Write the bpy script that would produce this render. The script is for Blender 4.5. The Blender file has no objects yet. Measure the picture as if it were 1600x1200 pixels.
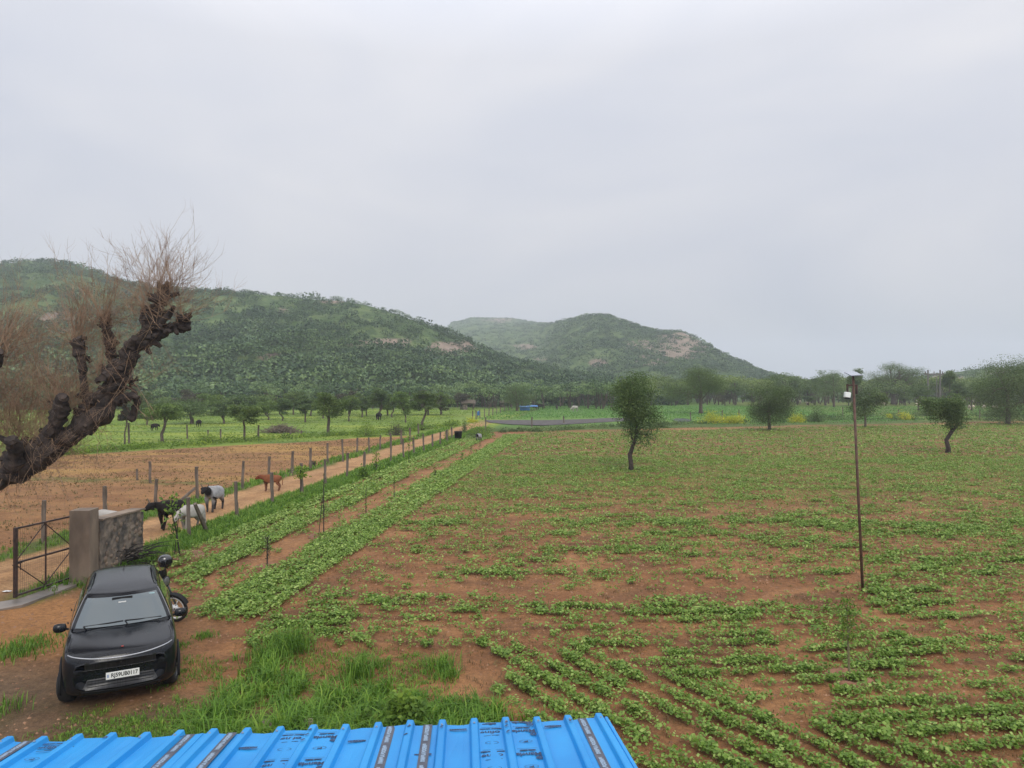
import bpy, math, random
import numpy as np
from mathutils import Vector, Matrix, Euler
R = math.radians
random.seed(7); rng = np.random.default_rng(11)
sc = bpy.context.scene
COL = sc.collection
# ---------------------------------------------------------------- camera
CH, F, HY = 4.9, 1110.0, 605.0            # camera height, focal length in photo pixels, horizon row
cam = bpy.data.objects.new('camera', bpy.data.cameras.new('camera')); COL.objects.link(cam)
cam.data.sensor_width = 36; cam.data.lens = 36*F/1600; cam.data.clip_end = 6000; cam.data.clip_start = 0.05
cam.location = (0, 0, CH); cam.rotation_euler = (R(90) + math.atan((HY-600)/F), 0, 0)
sc.camera = cam
# ---------------------------------------------------------------- world: overcast sky
w = bpy.data.worlds.new('World'); sc.world = w; w.use_nodes = True
nt = w.node_tree; N = nt.nodes; L = nt.links; N.clear()
out = N.new('ShaderNodeOutputWorld'); bg = N.new('ShaderNodeBackground'); L.new(bg.outputs[0], out.inputs[0])
sky = N.new('ShaderNodeTexSky'); sky.sky_type = 'NISHITA'; sky.sun_disc = False
SUN_EL, SUN_AZ = R(42), R(165)
sky.sun_elevation = SUN_EL; sky.sun_rotation = SUN_AZ; sky.dust_density = 4
sks = N.new('ShaderNodeVectorMath'); sks.operation = 'SCALE'; sks.inputs['Scale'].default_value = 0.1
L.new(sky.outputs[0], sks.inputs[0])
tc = N.new('ShaderNodeTexCoord'); sep = N.new('ShaderNodeSeparateXYZ'); L.new(tc.outputs['Generated'], sep.inputs[0])
mp = N.new('ShaderNodeMapping'); mp.inputs['Scale'].default_value = (1.6, 1.6, 4.2); mp.inputs['Location'].default_value = (3.3, 1.2, .4)
L.new(tc.outputs['Generated'], mp.inputs[0])
no = N.new('ShaderNodeTexNoise'); no.inputs['Scale'].default_value = 1.15; no.inputs['Detail'].default_value = 3; no.inputs['Roughness'].default_value = .5
no.inputs['Distortion'].default_value = .6
L.new(mp.outputs[0], no.inputs[0])
cr = N.new('ShaderNodeValToRGB'); L.new(no.outputs[0], cr.inputs[0])
cr.color_ramp.elements[0].position = .25; cr.color_ramp.elements[0].color = (.56, .59, .675, 1)
cr.color_ramp.elements[1].position = .75; cr.color_ramp.elements[1].color = (.72, .72, .755, 1)
# an overcast sky is brighter overhead than at the horizon
gr = N.new('ShaderNodeValToRGB'); L.new(sep.outputs[2], gr.inputs[0])
ge = gr.color_ramp.elements
ge[0].position = 0; ge[0].color = (.86, .88, .89, 1); ge[1].position = 1; ge[1].color = (2.3, 2.25, 2.15, 1)
for p_, v_ in ((.18, 1.0), (.42, 1.14), (.62, 1.9)):
    e_ = ge.new(p_); e_.color = (v_, v_, v_, 1)
mul = N.new('ShaderNodeMix'); mul.data_type = 'RGBA'; mul.blend_type = 'MULTIPLY'; mul.inputs[0].default_value = 1
L.new(cr.outputs[0], mul.inputs[6]); L.new(gr.outputs[0], mul.inputs[7])
mx = N.new('ShaderNodeMix'); mx.data_type = 'RGBA'; mx.inputs[0].default_value = .04
L.new(mul.outputs[2], mx.inputs[6]); L.new(sks.outputs[0], mx.inputs[7])
L.new(mx.outputs[2], bg.inputs[0]); bg.inputs[1].default_value = 1.05
sd = bpy.data.lights.new('sun', 'SUN'); sd.energy = 1.6; sd.angle = R(28); sd.color = (1, .95, .86)
so = bpy.data.objects.new('sun', sd); COL.objects.link(so)
so.rotation_euler = (R(90)-SUN_EL, 0, R(180)-SUN_AZ)
sc.view_settings.view_transform = 'Standard'; sc.view_settings.look = 'None'; sc.view_settings.exposure = 0
sc.view_settings.gamma = 1
sc.cycles.max_bounces = 6; sc.cycles.volume_bounces = 1; sc.cycles.transparent_max_bounces = 8

# ---------------------------------------------------------------- helpers
def tag(o, label=None, cat=None, group=None, kind=None):
    if label: o['label'] = label
    if cat: o['category'] = cat
    if group: o['group'] = group
    if kind: o['kind'] = kind
    return o
def empty(name, loc=(0,0,0), rz=0, label=None, cat=None, group=None):
    o = bpy.data.objects.new(name, None); COL.objects.link(o); o.location = loc; o.rotation_euler.z = rz
    o.empty_display_size = .3
    return tag(o, label, cat, group)
def G(x, y, z=0.0):
    """photo pixel -> world point on the level z"""
    Y = (CH-z)*F/(y-HY); return ((x-800)/F*Y, Y, z)
def P(x, y, Y):
    """photo pixel -> world point at distance Y"""
    return ((x-800)/F*Y, Y, CH-(y-HY)/F*Y)
def kids(o): return [c for c in bpy.data.objects if c.parent == o]
def copy_tree(o, parent=None, ks=None):
    ks = ks if ks is not None else {}
    c = o.copy(); COL.objects.link(c); c.parent = parent
    if parent is not None: c.matrix_parent_inverse = o.matrix_parent_inverse.copy()
    for ch in KIDS.get(o.name, []): copy_tree(ch, c)
    return c
KIDS = {}
def link(name, me, mat, parent=None, smooth=False):
    o = bpy.data.objects.new(name, me); COL.objects.link(o)
    if mat is not None:
        for m_ in (mat if isinstance(mat, (list, tuple)) else [mat]): me.materials.append(m_)
    if parent is not None: o.parent = parent; KIDS.setdefault(parent.name, []).append(o)
    if smooth: me.shade_smooth()
    return o
class MB:
    def __init__(s): s.v = []; s.f = []
    def add(s, vs, fs):
        b = len(s.v); s.v += [tuple(p) for p in vs]; s.f += [tuple(b+i for i in f) for f in fs]
    def box(s, c, d, rz=0, M=None):
        vs = []
        for sx in (-.5,.5):
            for sy in (-.5,.5):
                for sz in (-.5,.5):
                    p = Vector((sx*d[0], sy*d[1], sz*d[2]))
                    if M is not None: p = M @ p
                    elif rz: p = Matrix.Rotation(rz, 3, 'Z') @ p
                    vs.append(p + Vector(c))
        s.add(vs, [(0,1,3,2),(4,6,7,5),(0,4,5,1),(2,3,7,6),(0,2,6,4),(1,5,7,3)]); return s
    def tube(s, pts, rad, n=8, cap=True, sq=None, jit=0):
        pts = [Vector(p) for p in pts]; k = len(pts)
        if not hasattr(rad, '__len__'): rad = [rad]*k
        t0 = None; rings = []; up = None
        for i in range(k):
            t = (pts[min(i+1,k-1)]-pts[max(i-1,0)])
            if t.length < 1e-9: t = Vector((0,0,1))
            t.normalize()
            if up is None:
                up = Vector((0,0,1)) if abs(t.z) < .9 else Vector((0,1,0))
            a = t.cross(up)
            if a.length < 1e-4: a = t.cross(Vector((1,.3,0)))
            a.normalize(); b = a.cross(t); up = b
            rings.append([pts[i] + (a*math.cos(2*math.pi*(j+.5)/n) + b*math.sin(2*math.pi*(j+.5)/n)*(sq or 1))*rad[i]*(1+random.uniform(-jit,jit)) for j in range(n)])
        vs = [p for r in rings for p in r]; fs = []
        for i in range(k-1):
            for j in range(n):
                fs.append((i*n+j, i*n+(j+1)%n, (i+1)*n+(j+1)%n, (i+1)*n+j))
        if cap: fs.append(tuple(range(n-1,-1,-1))); fs.append(tuple((k-1)*n+j for j in range(n)))
        s.add(vs, fs); return s
    def lathe(s, prof, c=(0,0,0), n=16, M=None):
        vs = []; k = len(prof)
        for r_, z_ in prof:
            for j in range(n):
                p = Vector((r_*math.cos(2*math.pi*j/n), r_*math.sin(2*math.pi*j/n), z_))
                if M is not None: p = M @ p
                vs.append(p + Vector(c))
        fs = [(i*n+j, i*n+(j+1)%n, (i+1)*n+(j+1)%n, (i+1)*n+j) for i in range(k-1) for j in range(n)]
        fs.append(tuple(range(n-1,-1,-1))); fs.append(tuple((k-1)*n+j for j in range(n)))
        s.add(vs, fs); return s
    def grid(s, rows):
        m = len(rows[0]); vs = [p for r in rows for p in r]
        s.add(vs, [(i*m+j, i*m+j+1, (i+1)*m+j+1, (i+1)*m+j) for i in range(len(rows)-1) for j in range(m-1)]); return s
    def build(s, name, mat, parent=None, smooth=False):
        me = bpy.data.meshes.new(name); me.from_pydata(s.v, [], s.f); me.update()
        return link(name, me, mat, parent, smooth)
def np_mesh(name, v, f, mat, parent=None, smooth=False, attrs=None, col=None):
    me = bpy.data.meshes.new(name); v = np.asarray(v, np.float32); f = np.asarray(f, np.int32)
    k = f.shape[1]
    me.vertices.add(len(v)); me.vertices.foreach_set('co', v.ravel())
    me.loops.add(f.size); me.loops.foreach_set('vertex_index', f.ravel())
    me.polygons.add(len(f)); me.polygons.foreach_set('loop_start', np.arange(0, f.size, k, dtype=np.int32))
    me.update(calc_edges=True)
    for an, av in (attrs or {}).items():
        a = me.attributes.new(an, 'FLOAT', 'POINT'); a.data.foreach_set('value', np.asarray(av, np.float32))
    if col is not None:
        a = me.attributes.new('gcol', 'FLOAT_COLOR', 'POINT')
        c4 = np.ones((len(v), 4), np.float32); c4[:, :3] = col; a.data.foreach_set('color', c4.ravel())
    return link(name, me, mat, parent, smooth)
def unit(a): return a/np.maximum(np.linalg.norm(a, axis=1, keepdims=True), 1e-9)
def leaves(c, size, tint, upness=0.0, aspect=1.7, az=None, droop=0):
    """rhombic leaf faces at the points c; returns verts, faces, tint per vertex"""
    n = len(c); nn = unit(rng.normal(size=(n,3)) + np.array([0,0,1.0])*upness)
    r = rng.normal(size=(n,3)); r[:,2] -= droop
    u = unit(r - nn*np.sum(r*nn,1,keepdims=True)); v = np.cross(nn, u)
    s = (size*np.ones(n))[:,None]
    a = u*s*.5; b = v*s*.5/aspect
    V = np.stack([c-a, c+b-.1*a, c+a, c-b-.1*a], 1).reshape(-1,3)
    Fc = np.arange(4*n).reshape(n,4)
    return V, Fc, np.repeat(tint, 4)
def blades(base, h, wd, tint, lean=.4, seg=2):
    """bent grass blades (two quads each)"""
    n = len(base); az = rng.uniform(0, 2*np.pi, n); d = np.stack([np.cos(az), np.sin(az), 0*az], 1)
    p = np.stack([-np.sin(az), np.cos(az), 0*az], 1); le = (rng.uniform(.2,1,n)*lean)[:,None]; h = (h*np.ones(n))[:,None]; wd = (wd*np.ones(n))[:,None]
    up = np.array([0,0,1.0])
    m = base + up*h*.6 + d*h*le*.3; t = base + up*h*(1-le*.35) + d*h*le*.95
    V = np.stack([base-p*wd*.5, base+p*wd*.5, m+p*wd*.42, m-p*wd*.42, t+p*wd*.06, t-p*wd*.06], 1).reshape(-1,3)
    i = np.arange(n)[:,None]*6
    Fc = np.concatenate([i+np.array([0,1,2,3]), i+np.array([3,2,4,5])])
    return V, Fc, np.repeat(tint, 6)
# value noise
def vnoise(x, y, seed=0):
    xi = np.floor(x).astype(np.int64); yi = np.floor(y).astype(np.int64); fx = x-xi; fy = y-yi
    fx = fx*fx*(3-2*fx); fy = fy*fy*(3-2*fy)
    def h(a, b):
        k = (a*374761393 + b*668265263 + seed*1442695041) & 0xffffffff
        k = ((k ^ (k >> 13))*1274126177) & 0xffffffff
        return ((k ^ (k >> 16)) & 0xffff)/65535.0
    return (h(xi,yi)*(1-fx)+h(xi+1,yi)*fx)*(1-fy) + (h(xi,yi+1)*(1-fx)+h(xi+1,yi+1)*fx)*fy
def fbm(x, y, o=4, seed=0):
    s = 0; a = .5; t = 0
    for k in range(o):
        s = s + a*vnoise(x*2**k+17.3*k, y*2**k+5.1*k, seed+k); t += a; a *= .5
    return s/t
def sst(a, b, x): t = np.clip((x-a)/(b-a), 0, 1); return t*t*(3-2*t)

def nodes(name):
    m = bpy.data.materials.new(name); m.use_nodes = True; t = m.node_tree
    return m, t, t.nodes, t.links, t.nodes['Principled BSDF']
def M(name, col, rough=.8, col2=None, scale=5, detail=5, bump=0, bscale=40, metal=0, coat=0, spec=None, lo=.35, hi=.65, stretch=None, rough2=None):
    m, t, N, L, b = nodes(name)
    b.inputs['Base Color'].default_value = (*col, 1); b.inputs['Roughness'].default_value = rough; b.inputs['Metallic'].default_value = metal
    if coat: b.inputs['Coat Weight'].default_value = coat; b.inputs['Coat Roughness'].default_value = .06
    if spec is not None: b.inputs['Specular IOR Level'].default_value = spec
    tcn = N.new('ShaderNodeTexCoord'); src = tcn.outputs['Object']
    if stretch:
        mpn = N.new('ShaderNodeMapping'); mpn.inputs['Scale'].default_value = stretch; L.new(src, mpn.inputs[0]); src = mpn.outputs[0]
    if col2 is not None:
        nz = N.new('ShaderNodeTexNoise'); nz.inputs['Scale'].default_value = scale; nz.inputs['Detail'].default_value = detail; L.new(src, nz.inputs[0])
        c = N.new('ShaderNodeValToRGB'); L.new(nz.outputs[0], c.inputs[0])
        c.color_ramp.elements[0].position = lo; c.color_ramp.elements[0].color = (*col, 1)
        c.color_ramp.elements[1].position = hi; c.color_ramp.elements[1].color = (*col2, 1)
        L.new(c.outputs[0], b.inputs['Base Color'])
        if rough2 is not None:
            mr = N.new('ShaderNodeMapRange'); mr.inputs[3].default_value = rough; mr.inputs[4].default_value = rough2; mr.inputs[1].default_value = lo; mr.inputs[2].default_value = hi
            L.new(nz.outputs[0], mr.inputs[0]); L.new(mr.outputs[0], b.inputs['Roughness'])
    if bump:
        nb = N.new('ShaderNodeTexNoise'); nb.inputs['Scale'].default_value = bscale; nb.inputs['Detail'].default_value = 6; L.new(src, nb.inputs[0])
        bp = N.new('ShaderNodeBump'); bp.inputs['Strength'].default_value = bump; bp.inputs['Distance'].default_value = .02
        L.new(nb.outputs[0], bp.inputs['Height']); L.new(bp.outputs[0], b.inputs['Normal'])
    return m
def LEAF(name, c1, c2, c3=None, trans=.25, rough=.6, rnd=.25):
    """foliage: colour runs c1..c2(..c3) with the per-leaf 'tint' attribute"""
    m, t, N, L, b = nodes(name)
    at = N.new('ShaderNodeAttribute'); at.attribute_name = 'tint'
    c = N.new('ShaderNodeValToRGB'); L.new(at.outputs['Fac'], c.inputs[0]); e = c.color_ramp.elements
    e[0].color = (*c1, 1); e[1].color = (*(c3 or c2), 1)
    if c3: q = e.new(.6); q.color = (*c2, 1)
    oi = N.new('ShaderNodeObjectInfo'); mr = N.new('ShaderNodeMapRange'); mr.inputs[3].default_value = 1-rnd; mr.inputs[4].default_value = 1+rnd
    L.new(oi.outputs['Random'], mr.inputs[0]); vm = N.new('ShaderNodeVectorMath'); vm.operation = 'SCALE'
    L.new(c.outputs[0], vm.inputs[0]); L.new(mr.outputs[0], vm.inputs['Scale'])
    L.new(vm.outputs[0], b.inputs['Base Color']); b.inputs['Roughness'].default_value = rough; b.inputs['Specular IOR Level'].default_value = .3
    tr = N.new('ShaderNodeBsdfTranslucent'); L.new(vm.outputs[0], tr.inputs[0]); ms = N.new('ShaderNodeMixShader'); ms.inputs[0].default_value = trans
    L.new(b.outputs[0], ms.inputs[1]); L.new(tr.outputs[0], ms.inputs[2]); L.new(ms.outputs[0], N['Material Output'].inputs[0])
    return m
ORD = ['first','second','third','fourth','fifth','sixth','seventh','eighth','ninth','tenth','eleventh','twelfth','thirteenth','fourteenth','fifteenth','sixteenth','seventeenth','eighteenth','nineteenth','twentieth']
def nth(i):
    if i < 20: return ORD[i]
    t_ = ['','','twenty','thirty','forty','fifty','sixty','seventy'][(i+1)//10]; u_ = (i+1) % 10
    return t_+'-'+ORD[u_-1] if u_ else {'twenty':'twentieth','thirty':'thirtieth','forty':'fortieth','fifty':'fiftieth','sixty':'sixtieth','seventy':'seventieth'}[t_]
# ================================================================ SETTING: ground
DRX = .113                                             # the fence, the track and the crop strips all run this way: s = X - DRX*Y
def gz(X, Y):
    X = np.asarray(X, float); Y = np.asarray(Y, float)
    z = (fbm(X*.35, Y*.35, 3, 5)-.5)*.10 + (fbm(X*2.2, Y*2.2, 2, 9)-.5)*.045*sst(60, 30, Y)
    s = X-DRX*Y
    tr = sst(.45, .2, np.abs(s+15.9))+sst(.45, .2, np.abs(s+14.3))
    return z - .05*tr*sst(80, 50, Y)
def gzf(x, y): return float(gz(np.array([x]), np.array([y]))[0])
def G0(x, y):
    X, Y, _ = G(x, y); return (X, Y, gzf(X, Y))
def mixc(c, new, a): return c*(1-a[:,None]) + np.array(new)*a[:,None]
def ground_color(X, Y):
    s = X-DRX*Y + (fbm(X*.8, Y*.8, 3, 31)-.5)*.9
    wob = (fbm(X*.25, Y*.25, 3, 33)-.5)
    c = np.tile(np.array([.225,.115,.062]), (len(X),1))
    n1 = fbm(X*.5, Y*1.1, 4, 3); n2 = fbm(X*3, Y*3, 3, 4); n3 = fbm(X*1.2, Y*1.8, 4, 6)
    c = mixc(c, (.34,.19,.105), sst(.45,.75,n1)*.75)
    c = mixc(c, (.15,.08,.048), sst(.50,.72,n3)*.7)
    # dry weeds and seedlings turn the far crop field olive
    c = mixc(c, (.165,.145,.05), sst(22,40,Y)*sst(-8,-6,s)*(.35+.5*sst(.35,.65,fbm(X*.35,Y*.8,4,8))))
    # crop strips and the bare strip with saplings between them
    c = mixc(c, (.34,.19,.105), sst(.6,.1,np.abs(s+9.2))*sst(14,18,Y)*sst(72,66,Y)*.5)
    # grass verge by the near fence
    gsv = sst(-14.1,-13.5,s)*sst(-11.9,-12.6,s)*sst(18,20,Y)
    c = mixc(c, (.075,.13,.03), gsv)
    gl = sst(-18.2,-17.3,s)*sst(-16.2,-16.8,s)*sst(14,18,Y)
    # the track
    trk = sst(-16.9,-16.3,s)*sst(-13.6,-14.0,s)
    c = mixc(c, (.38,.235,.14), trk); c = mixc(c, (.24,.145,.085), trk*sst(.4,.6,n3)*.6)
    c = mixc(c, (.41,.27,.17), trk*np.maximum(sst(.5,.2,np.abs(s+15.9)), sst(.5,.2,np.abs(s+14.3)))*.6)
    c = mixc(c, (.09,.14,.035), gl*.95)
    # ploughed field on the left
    lf = sst(-17.3,-17.9,s)
    pc = (.27,.155,.08)
    c = mixc(c, pc, lf); c = mixc(c, (.20,.105,.055), lf*sst(.4,.65,n1)*.8); c = mixc(c, (.36,.235,.09), lf*sst(.45,.7,fbm(X*.15,Y*.5,4,12))*.8*sst(34,40,Y))
    c = mixc(c, (.12,.15,.04), lf*sst(1.2,.3,np.abs(Y-37+.12*(X+20)+wob*2))*sst(.4,.6,fbm(X*.9,Y*.9,3,14))*.8)
    # pasture behind it
    edge = 52.2 + (X+31)*.95 + wob*3; edge = np.where(X < -31, 52.2+(X+31)*.25, edge)
    past = sst(-.8,.8,Y-edge)*sst(0,-2,s+10+.03*(Y-60))
    past = np.maximum(past, sst(74,80,Y)*sst(-13,-14,s))
    pg = (.15,.25,.045)
    c2 = mixc(c, pg, past); c2 = mixc(c2, (.25,.33,.05), past*sst(.45,.7,fbm(X*.06,Y*.2,4,15))*.7); c2 = mixc(c2, (.07,.14,.028), past*sst(.5,.75,fbm(X*.2,Y*.5,4,16))*.8)
    keep = trk*sst(110,90,Y)
    c = c2*(1-keep[:,None]) + c*keep[:,None]
    # beyond the crop field: verge, green field
    top = 79 + (X)*.33 + wob*2
    bey = sst(-.6,.6,Y-top)*sst(-12.6,-11.6,s)
    c = mixc(c, (.07,.13,.03), bey)
    c = mixc(c, (.36,.20,.11), sst(2.2,.6,np.abs(Y-top+2.5+wob*6))*sst(-6,-4,s)*.6*sst(.4,.6,fbm(X*.12,Y*.1,3,44)))
    c = mixc(c, (.095,.215,.05), bey*sst(4,14,Y-top)); c = mixc(c, (.13,.25,.05), bey*sst(.5,.7,fbm(X*.05,Y*.12,4,18))*.7*sst(4,14,Y-top))
    c = mixc(c, (.16,.19,.05), sst(55,70,X)*bey*.7)
    # hill foot
    c = mixc(c, (.06,.11,.03), sst(150,185,Y)*sst(40,-10,X)); c = mixc(c, (.06,.12,.035), sst(215,250,Y))
    # the yard: wet driveway in front of the gate, sparse turf by the roof
    yard = sst(-5.2,-6.2,X+.02*(Y-9)+wob*1.2)*sst(17.6,16.6,Y)
    yard = np.maximum(yard, sst(13.0,11.5,Y+wob*2)*sst(-1.6,-3.6,X))
    c = mixc(c, (.24,.135,.078), yard); c = mixc(c, (.145,.108,.085), sst(-5.6,-7.6,X+(Y-9)*.3+wob*3)*sst(13.4,11.4,Y)*.9)
    c = mixc(c, (.34,.18,.085), sst(-7.8,-8.8,X+wob*2)*sst(12.6,13.6,Y)*sst(17,16,Y)*.8)
    turf = sst(11.7,10.8,Y+wob*2.2+.25*np.maximum(0,-4.6-X))*sst(-9,-7.5,X)*sst(-.2,-.8,X)
    c = mixc(c, (.085,.095,.034), turf*sst(.3,.55,fbm(X*1.7,Y*1.7,4,21)+.22*sst(-6,-4.5,X))*.9)
    # grass on the track by the wall
    c = mixc(c, (.09,.14,.035), sst(.9,.2,np.abs(s+13.2))*sst(15.6,16.6,Y)*sst(24,22,Y)*.9)
    dk = sst(11.8,10.8,Y)*sst(8.4,9.4,Y)*sst(-8.6,-7.6,X)*sst(-4.2,-5.2,X)*sst(.3,.6,fbm(X*1.3,Y*1.3,3,41)+.15)
    c = mixc(c, (.12,.082,.06), dk*.75)
    return c*np.array([.96,.86,.65])*(.78+.44*n2)[:,None]
def make_ground():
    na, nr = 620, 760
    T = np.linspace(-1.45, 1.45, na); q = np.linspace(0, 1, nr)
    D = 5.0*(1300/5.0)**q
    Tm, Dm = np.meshgrid(T, D); X = (Tm*Dm).ravel(); Y = (Dm-5.5).ravel()
    z = gz(X, Y); i = np.arange(na*nr).reshape(nr, na)
    f = np.stack([i[:-1,:-1], i[:-1,1:], i[1:,1:], i[1:,:-1]], -1).reshape(-1,4)
    m, t, N, L, b = nodes('earth')
    at = N.new('ShaderNodeAttribute'); at.attribute_name = 'gcol'; tcn = N.new('ShaderNodeTexCoord')
    nz = N.new('ShaderNodeTexNoise'); nz.inputs['Scale'].default_value = 9; nz.inputs['Detail'].default_value = 8; nz.inputs['Roughness'].default_value = .7; L.new(tcn.outputs['Object'], nz.inputs[0])
    nz2 = N.new('ShaderNodeTexNoise'); nz2.inputs['Scale'].default_value = 55; nz2.inputs['Detail'].default_value = 5; L.new(tcn.outputs['Object'], nz2.inputs[0])
    mr = N.new('ShaderNodeMapRange'); mr.inputs[1].default_value = .3; mr.inputs[2].default_value = .7; mr.inputs[3].default_value = .62; mr.inputs[4].default_value = 1.36; L.new(nz.outputs[0], mr.inputs[0])
    mr2 = N.new('ShaderNodeMapRange'); mr2.inputs[1].default_value = .3; mr2.inputs[2].default_value = .7; mr2.inputs[3].default_value = .75; mr2.inputs[4].default_value = 1.25; L.new(nz2.outputs[0], mr2.inputs[0])
    mm = N.new('ShaderNodeMath'); mm.operation = 'MULTIPLY'; L.new(mr.outputs[0], mm.inputs[0]); L.new(mr2.outputs[0], mm.inputs[1])
    vm = N.new('ShaderNodeVectorMath'); vm.operation = 'SCALE'; L.new(at.outputs['Color'], vm.inputs[0]); L.new(mm.outputs[0], vm.inputs['Scale']); L.new(vm.outputs[0], b.inputs['Base Color'])
    b.inputs['Roughness'].default_value = .85; b.inputs['Specular IOR Level'].default_value = .25
    bp = N.new('ShaderNodeBump'); bp.inputs['Strength'].default_value = .9; bp.inputs['Distance'].default_value = .06; L.new(nz.outputs[0], bp.inputs['Height'])
    bp2 = N.new('ShaderNodeBump'); bp2.inputs['Strength'].default_value = .6; bp2.inputs['Distance'].default_value = .015; L.new(nz2.outputs[0], bp2.inputs['Height']); L.new(bp.outputs[0], bp2.inputs['Normal']); L.new(bp2.outputs[0], b.inputs['Normal'])
    o = np_mesh('ground', np.stack([X,Y,z],1), f, m, smooth=True, col=ground_color(X, Y)); tag(o, kind='structure')
make_ground()
# road / grey strip beyond the field
def sheet(name, pts, z, mat, kind='structure', n=1):
    b = MB(); k = len(pts); b.add([(x,y,z+gzf(x,y)*0) for x,y in pts], [tuple(range(k))]); o = b.build(name, mat); return tag(o, kind=kind)
m_road = M('wet grey gravel', (.095,.09,.09), 1, (.15,.14,.135), 1.5, spec=0)
pa = [G(756,657), G(800,657), G(850,657), G(900,656), G(948,654), G(1000,653)]; pb = [G(1000,657), G(950,660), G(900,663), G(850,665.5), G(800,664), G(765,661)]
sheet('gravel_road', [(p[0],p[1]) for p in pa+pb][::-1], .075, m_road)
m_water = M('puddle water', (.22,.24,.26), .08)
sheet('pond_water', [(p[0],p[1]) for p in (G(1049,657),G(1058,660),G(1074,660),G(1082,657),G(1070,654.5),G(1056,654.5))], .085, m_water)
# ================================================================ SETTING: hills
def prof(px, pts):
    xs, ys = zip(*pts); return np.interp(px, xs, ys)
def make_hill(sky, dcrest, dbase, x0, x1, nx, ny, seed, rocks, back=1.6, amp=1.0, basey=606):
    px = np.linspace(x0, x1, nx); ta = (px-800)/F
    sy = prof(px, sky); dc = prof(px, dcrest); db = prof(px, dbase)
    q = np.linspace(0, 1, ny)
    rows = []; cols = []
    crest_h = (CH + (HY-sy)/F*dc)
    for k in q:
        if k < .72:
            t = k/.72; Y = db+(dc-db)*t; hh = crest_h*(.72*t+.28*t*t*(3-2*t))
        else:
            t = (k-.72)/.28; Y = dc*(1+(back-1)*t); hh = crest_h*(1-t*t)-4*t
            if t == 0: hh = crest_h
        X = ta*Y
        fade = np.clip(k/.12,0,1)
        n = (fbm(X/38, Y/38, 5, seed)-.5)*15*amp*fade*np.minimum(1,crest_h/40)
        if k > .55 and k < .8: n = n*(.25+abs(k-.72)*3.5)
        n2 = (fbm(X/7, Y/7, 3, seed+3)-.5)*2.4*fade
        z = hh + n + n2 - 1.5*(1-fade)
        rows.append(np.stack([X, Y, z], 1))
        g = fbm(X/9, Y/9, 4, seed+5)
        c = mixc(np.tile(np.array([.068,.112,.040]), (nx,1)), (.115,.16,.058), sst(.4,.65,g))
        c = mixc(c, (.05,.085,.03), sst(.55,.75,fbm(X/4,Y/4,3,seed+6)))
        py = HY-(z-CH)/Y*F
        for (rx, ry, rw, rh, st) in rocks:
            a = np.exp(-((px-rx)/rw)**2-((py-ry)/rh)**2)*st
            rk = sst(.50,.66,a*(.35+fbm(X/6,z/3.0,5,seed+7)))*.9
            c = c*(1-rk[:,None]) + rk[:,None]*(np.array([.27,.205,.165])*(.65+.7*fbm(X/2.2,Y/3,4,seed+8))[:,None])
        cols.append(c)
    V = np.concatenate(rows); C = np.concatenate(cols); i = np.arange(nx*ny).reshape(ny, nx)
    f = np.stack([i[:-1,:-1], i[:-1,1:], i[1:,1:], i[1:,:-1]], -1).reshape(-1,4)
    return V, f, C, np.stack(rows)
m_hill, t, N, L, b = nodes('hill grass and rock')
at = N.new('ShaderNodeAttribute'); at.attribute_name = 'gcol'; L.new(at.outputs['Color'], b.inputs['Base Color']); b.inputs['Roughness'].default_value = .95; b.inputs['Specular IOR Level'].default_value = .1
tcn = N.new('ShaderNodeTexCoord'); nz = N.new('ShaderNodeTexNoise'); nz.inputs['Scale'].default_value = .5; nz.inputs['Detail'].default_value = 6; L.new(tcn.outputs['Object'], nz.inputs[0])
bp = N.new('ShaderNodeBump'); bp.inputs['Strength'].default_value = 1; bp.inputs['Distance'].default_value = 1.6; L.new(nz.outputs[0], bp.inputs['Height']); L.new(bp.outputs[0], b.inputs['Normal'])
rocksL = [(695,545,42,11,1.7),(600,537,70,10,1.15),(730,540,20,10,1.4),(450,560,60,12,1.1),(440,487,22,8,1.2),(90,500,60,25,1.0),(520,470,30,6,1.0),(640,585,60,8,.9),(330,555,40,12,1.0),(865,548,30,8,1.0)]
rocksR = [(1065,540,45,22,1.75),(1020,562,35,10,1.35),(935,566,20,7,1.5),(1000,540,40,12,1.0),(820,542,30,6,1.1),(850,560,25,6,.9),(780,500,40,6,.9)]
skyL = [(-500,470),(-300,440),(-100,418),(0,414),(60,410),(100,412),(150,427),(200,440),(250,452),(300,455),(350,457),(400,462),(450,468),(500,471),(560,475),(600,485),(640,496),(680,509),(720,528),(745,542),(790,560),(850,577),(930,592),(1000,600),(1060,606)]
skyR = [(600,585),(660,545),(690,520),(705,505),(740,497),(800,498),(840,505),(860,506),(900,497),(930,493),(960,496),(1000,511),(1030,519),(1070,521),(1095,533),(1120,550),(1150,564),(1190,582),(1230,593),(1300,602),(1380,606)]
VL, fL, CL, RL = make_hill(skyL, [(-500,470),(100,450),(350,400),(700,340),(1060,290)], [(-500,150),(400,160),(1060,200)], -500, 1060, 520, 230, 40, rocksL)
VR, fR, CR, RR = make_hill(skyR, [(600,1700),(800,1500),(875,760),(930,640),(1100,560),(1380,480)], [(600,380),(1380,300)], 600, 1380, 380, 200, 60, rocksR, amp=.8)
VF, fF, CF, RF = make_hill([(1290,606),(1400,592),(1470,586),(1520,578),(1600,572),(1800,560),(2000,566),(2300,600)], [(1290,420),(2300,400)], [(1290,230),(2300,200)], 1290, 2300, 220, 90, 80, [(1480,590,40,8,1.1),(1560,580,30,6,1)], amp=.35)
for V_, f_, C_ in ((VL,fL,CL),(VR,fR,CR),(VF,fF,CF)):
    tag(np_mesh('hill', V_, f_, m_hill, smooth=True, col=C_), kind='structure')

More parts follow.
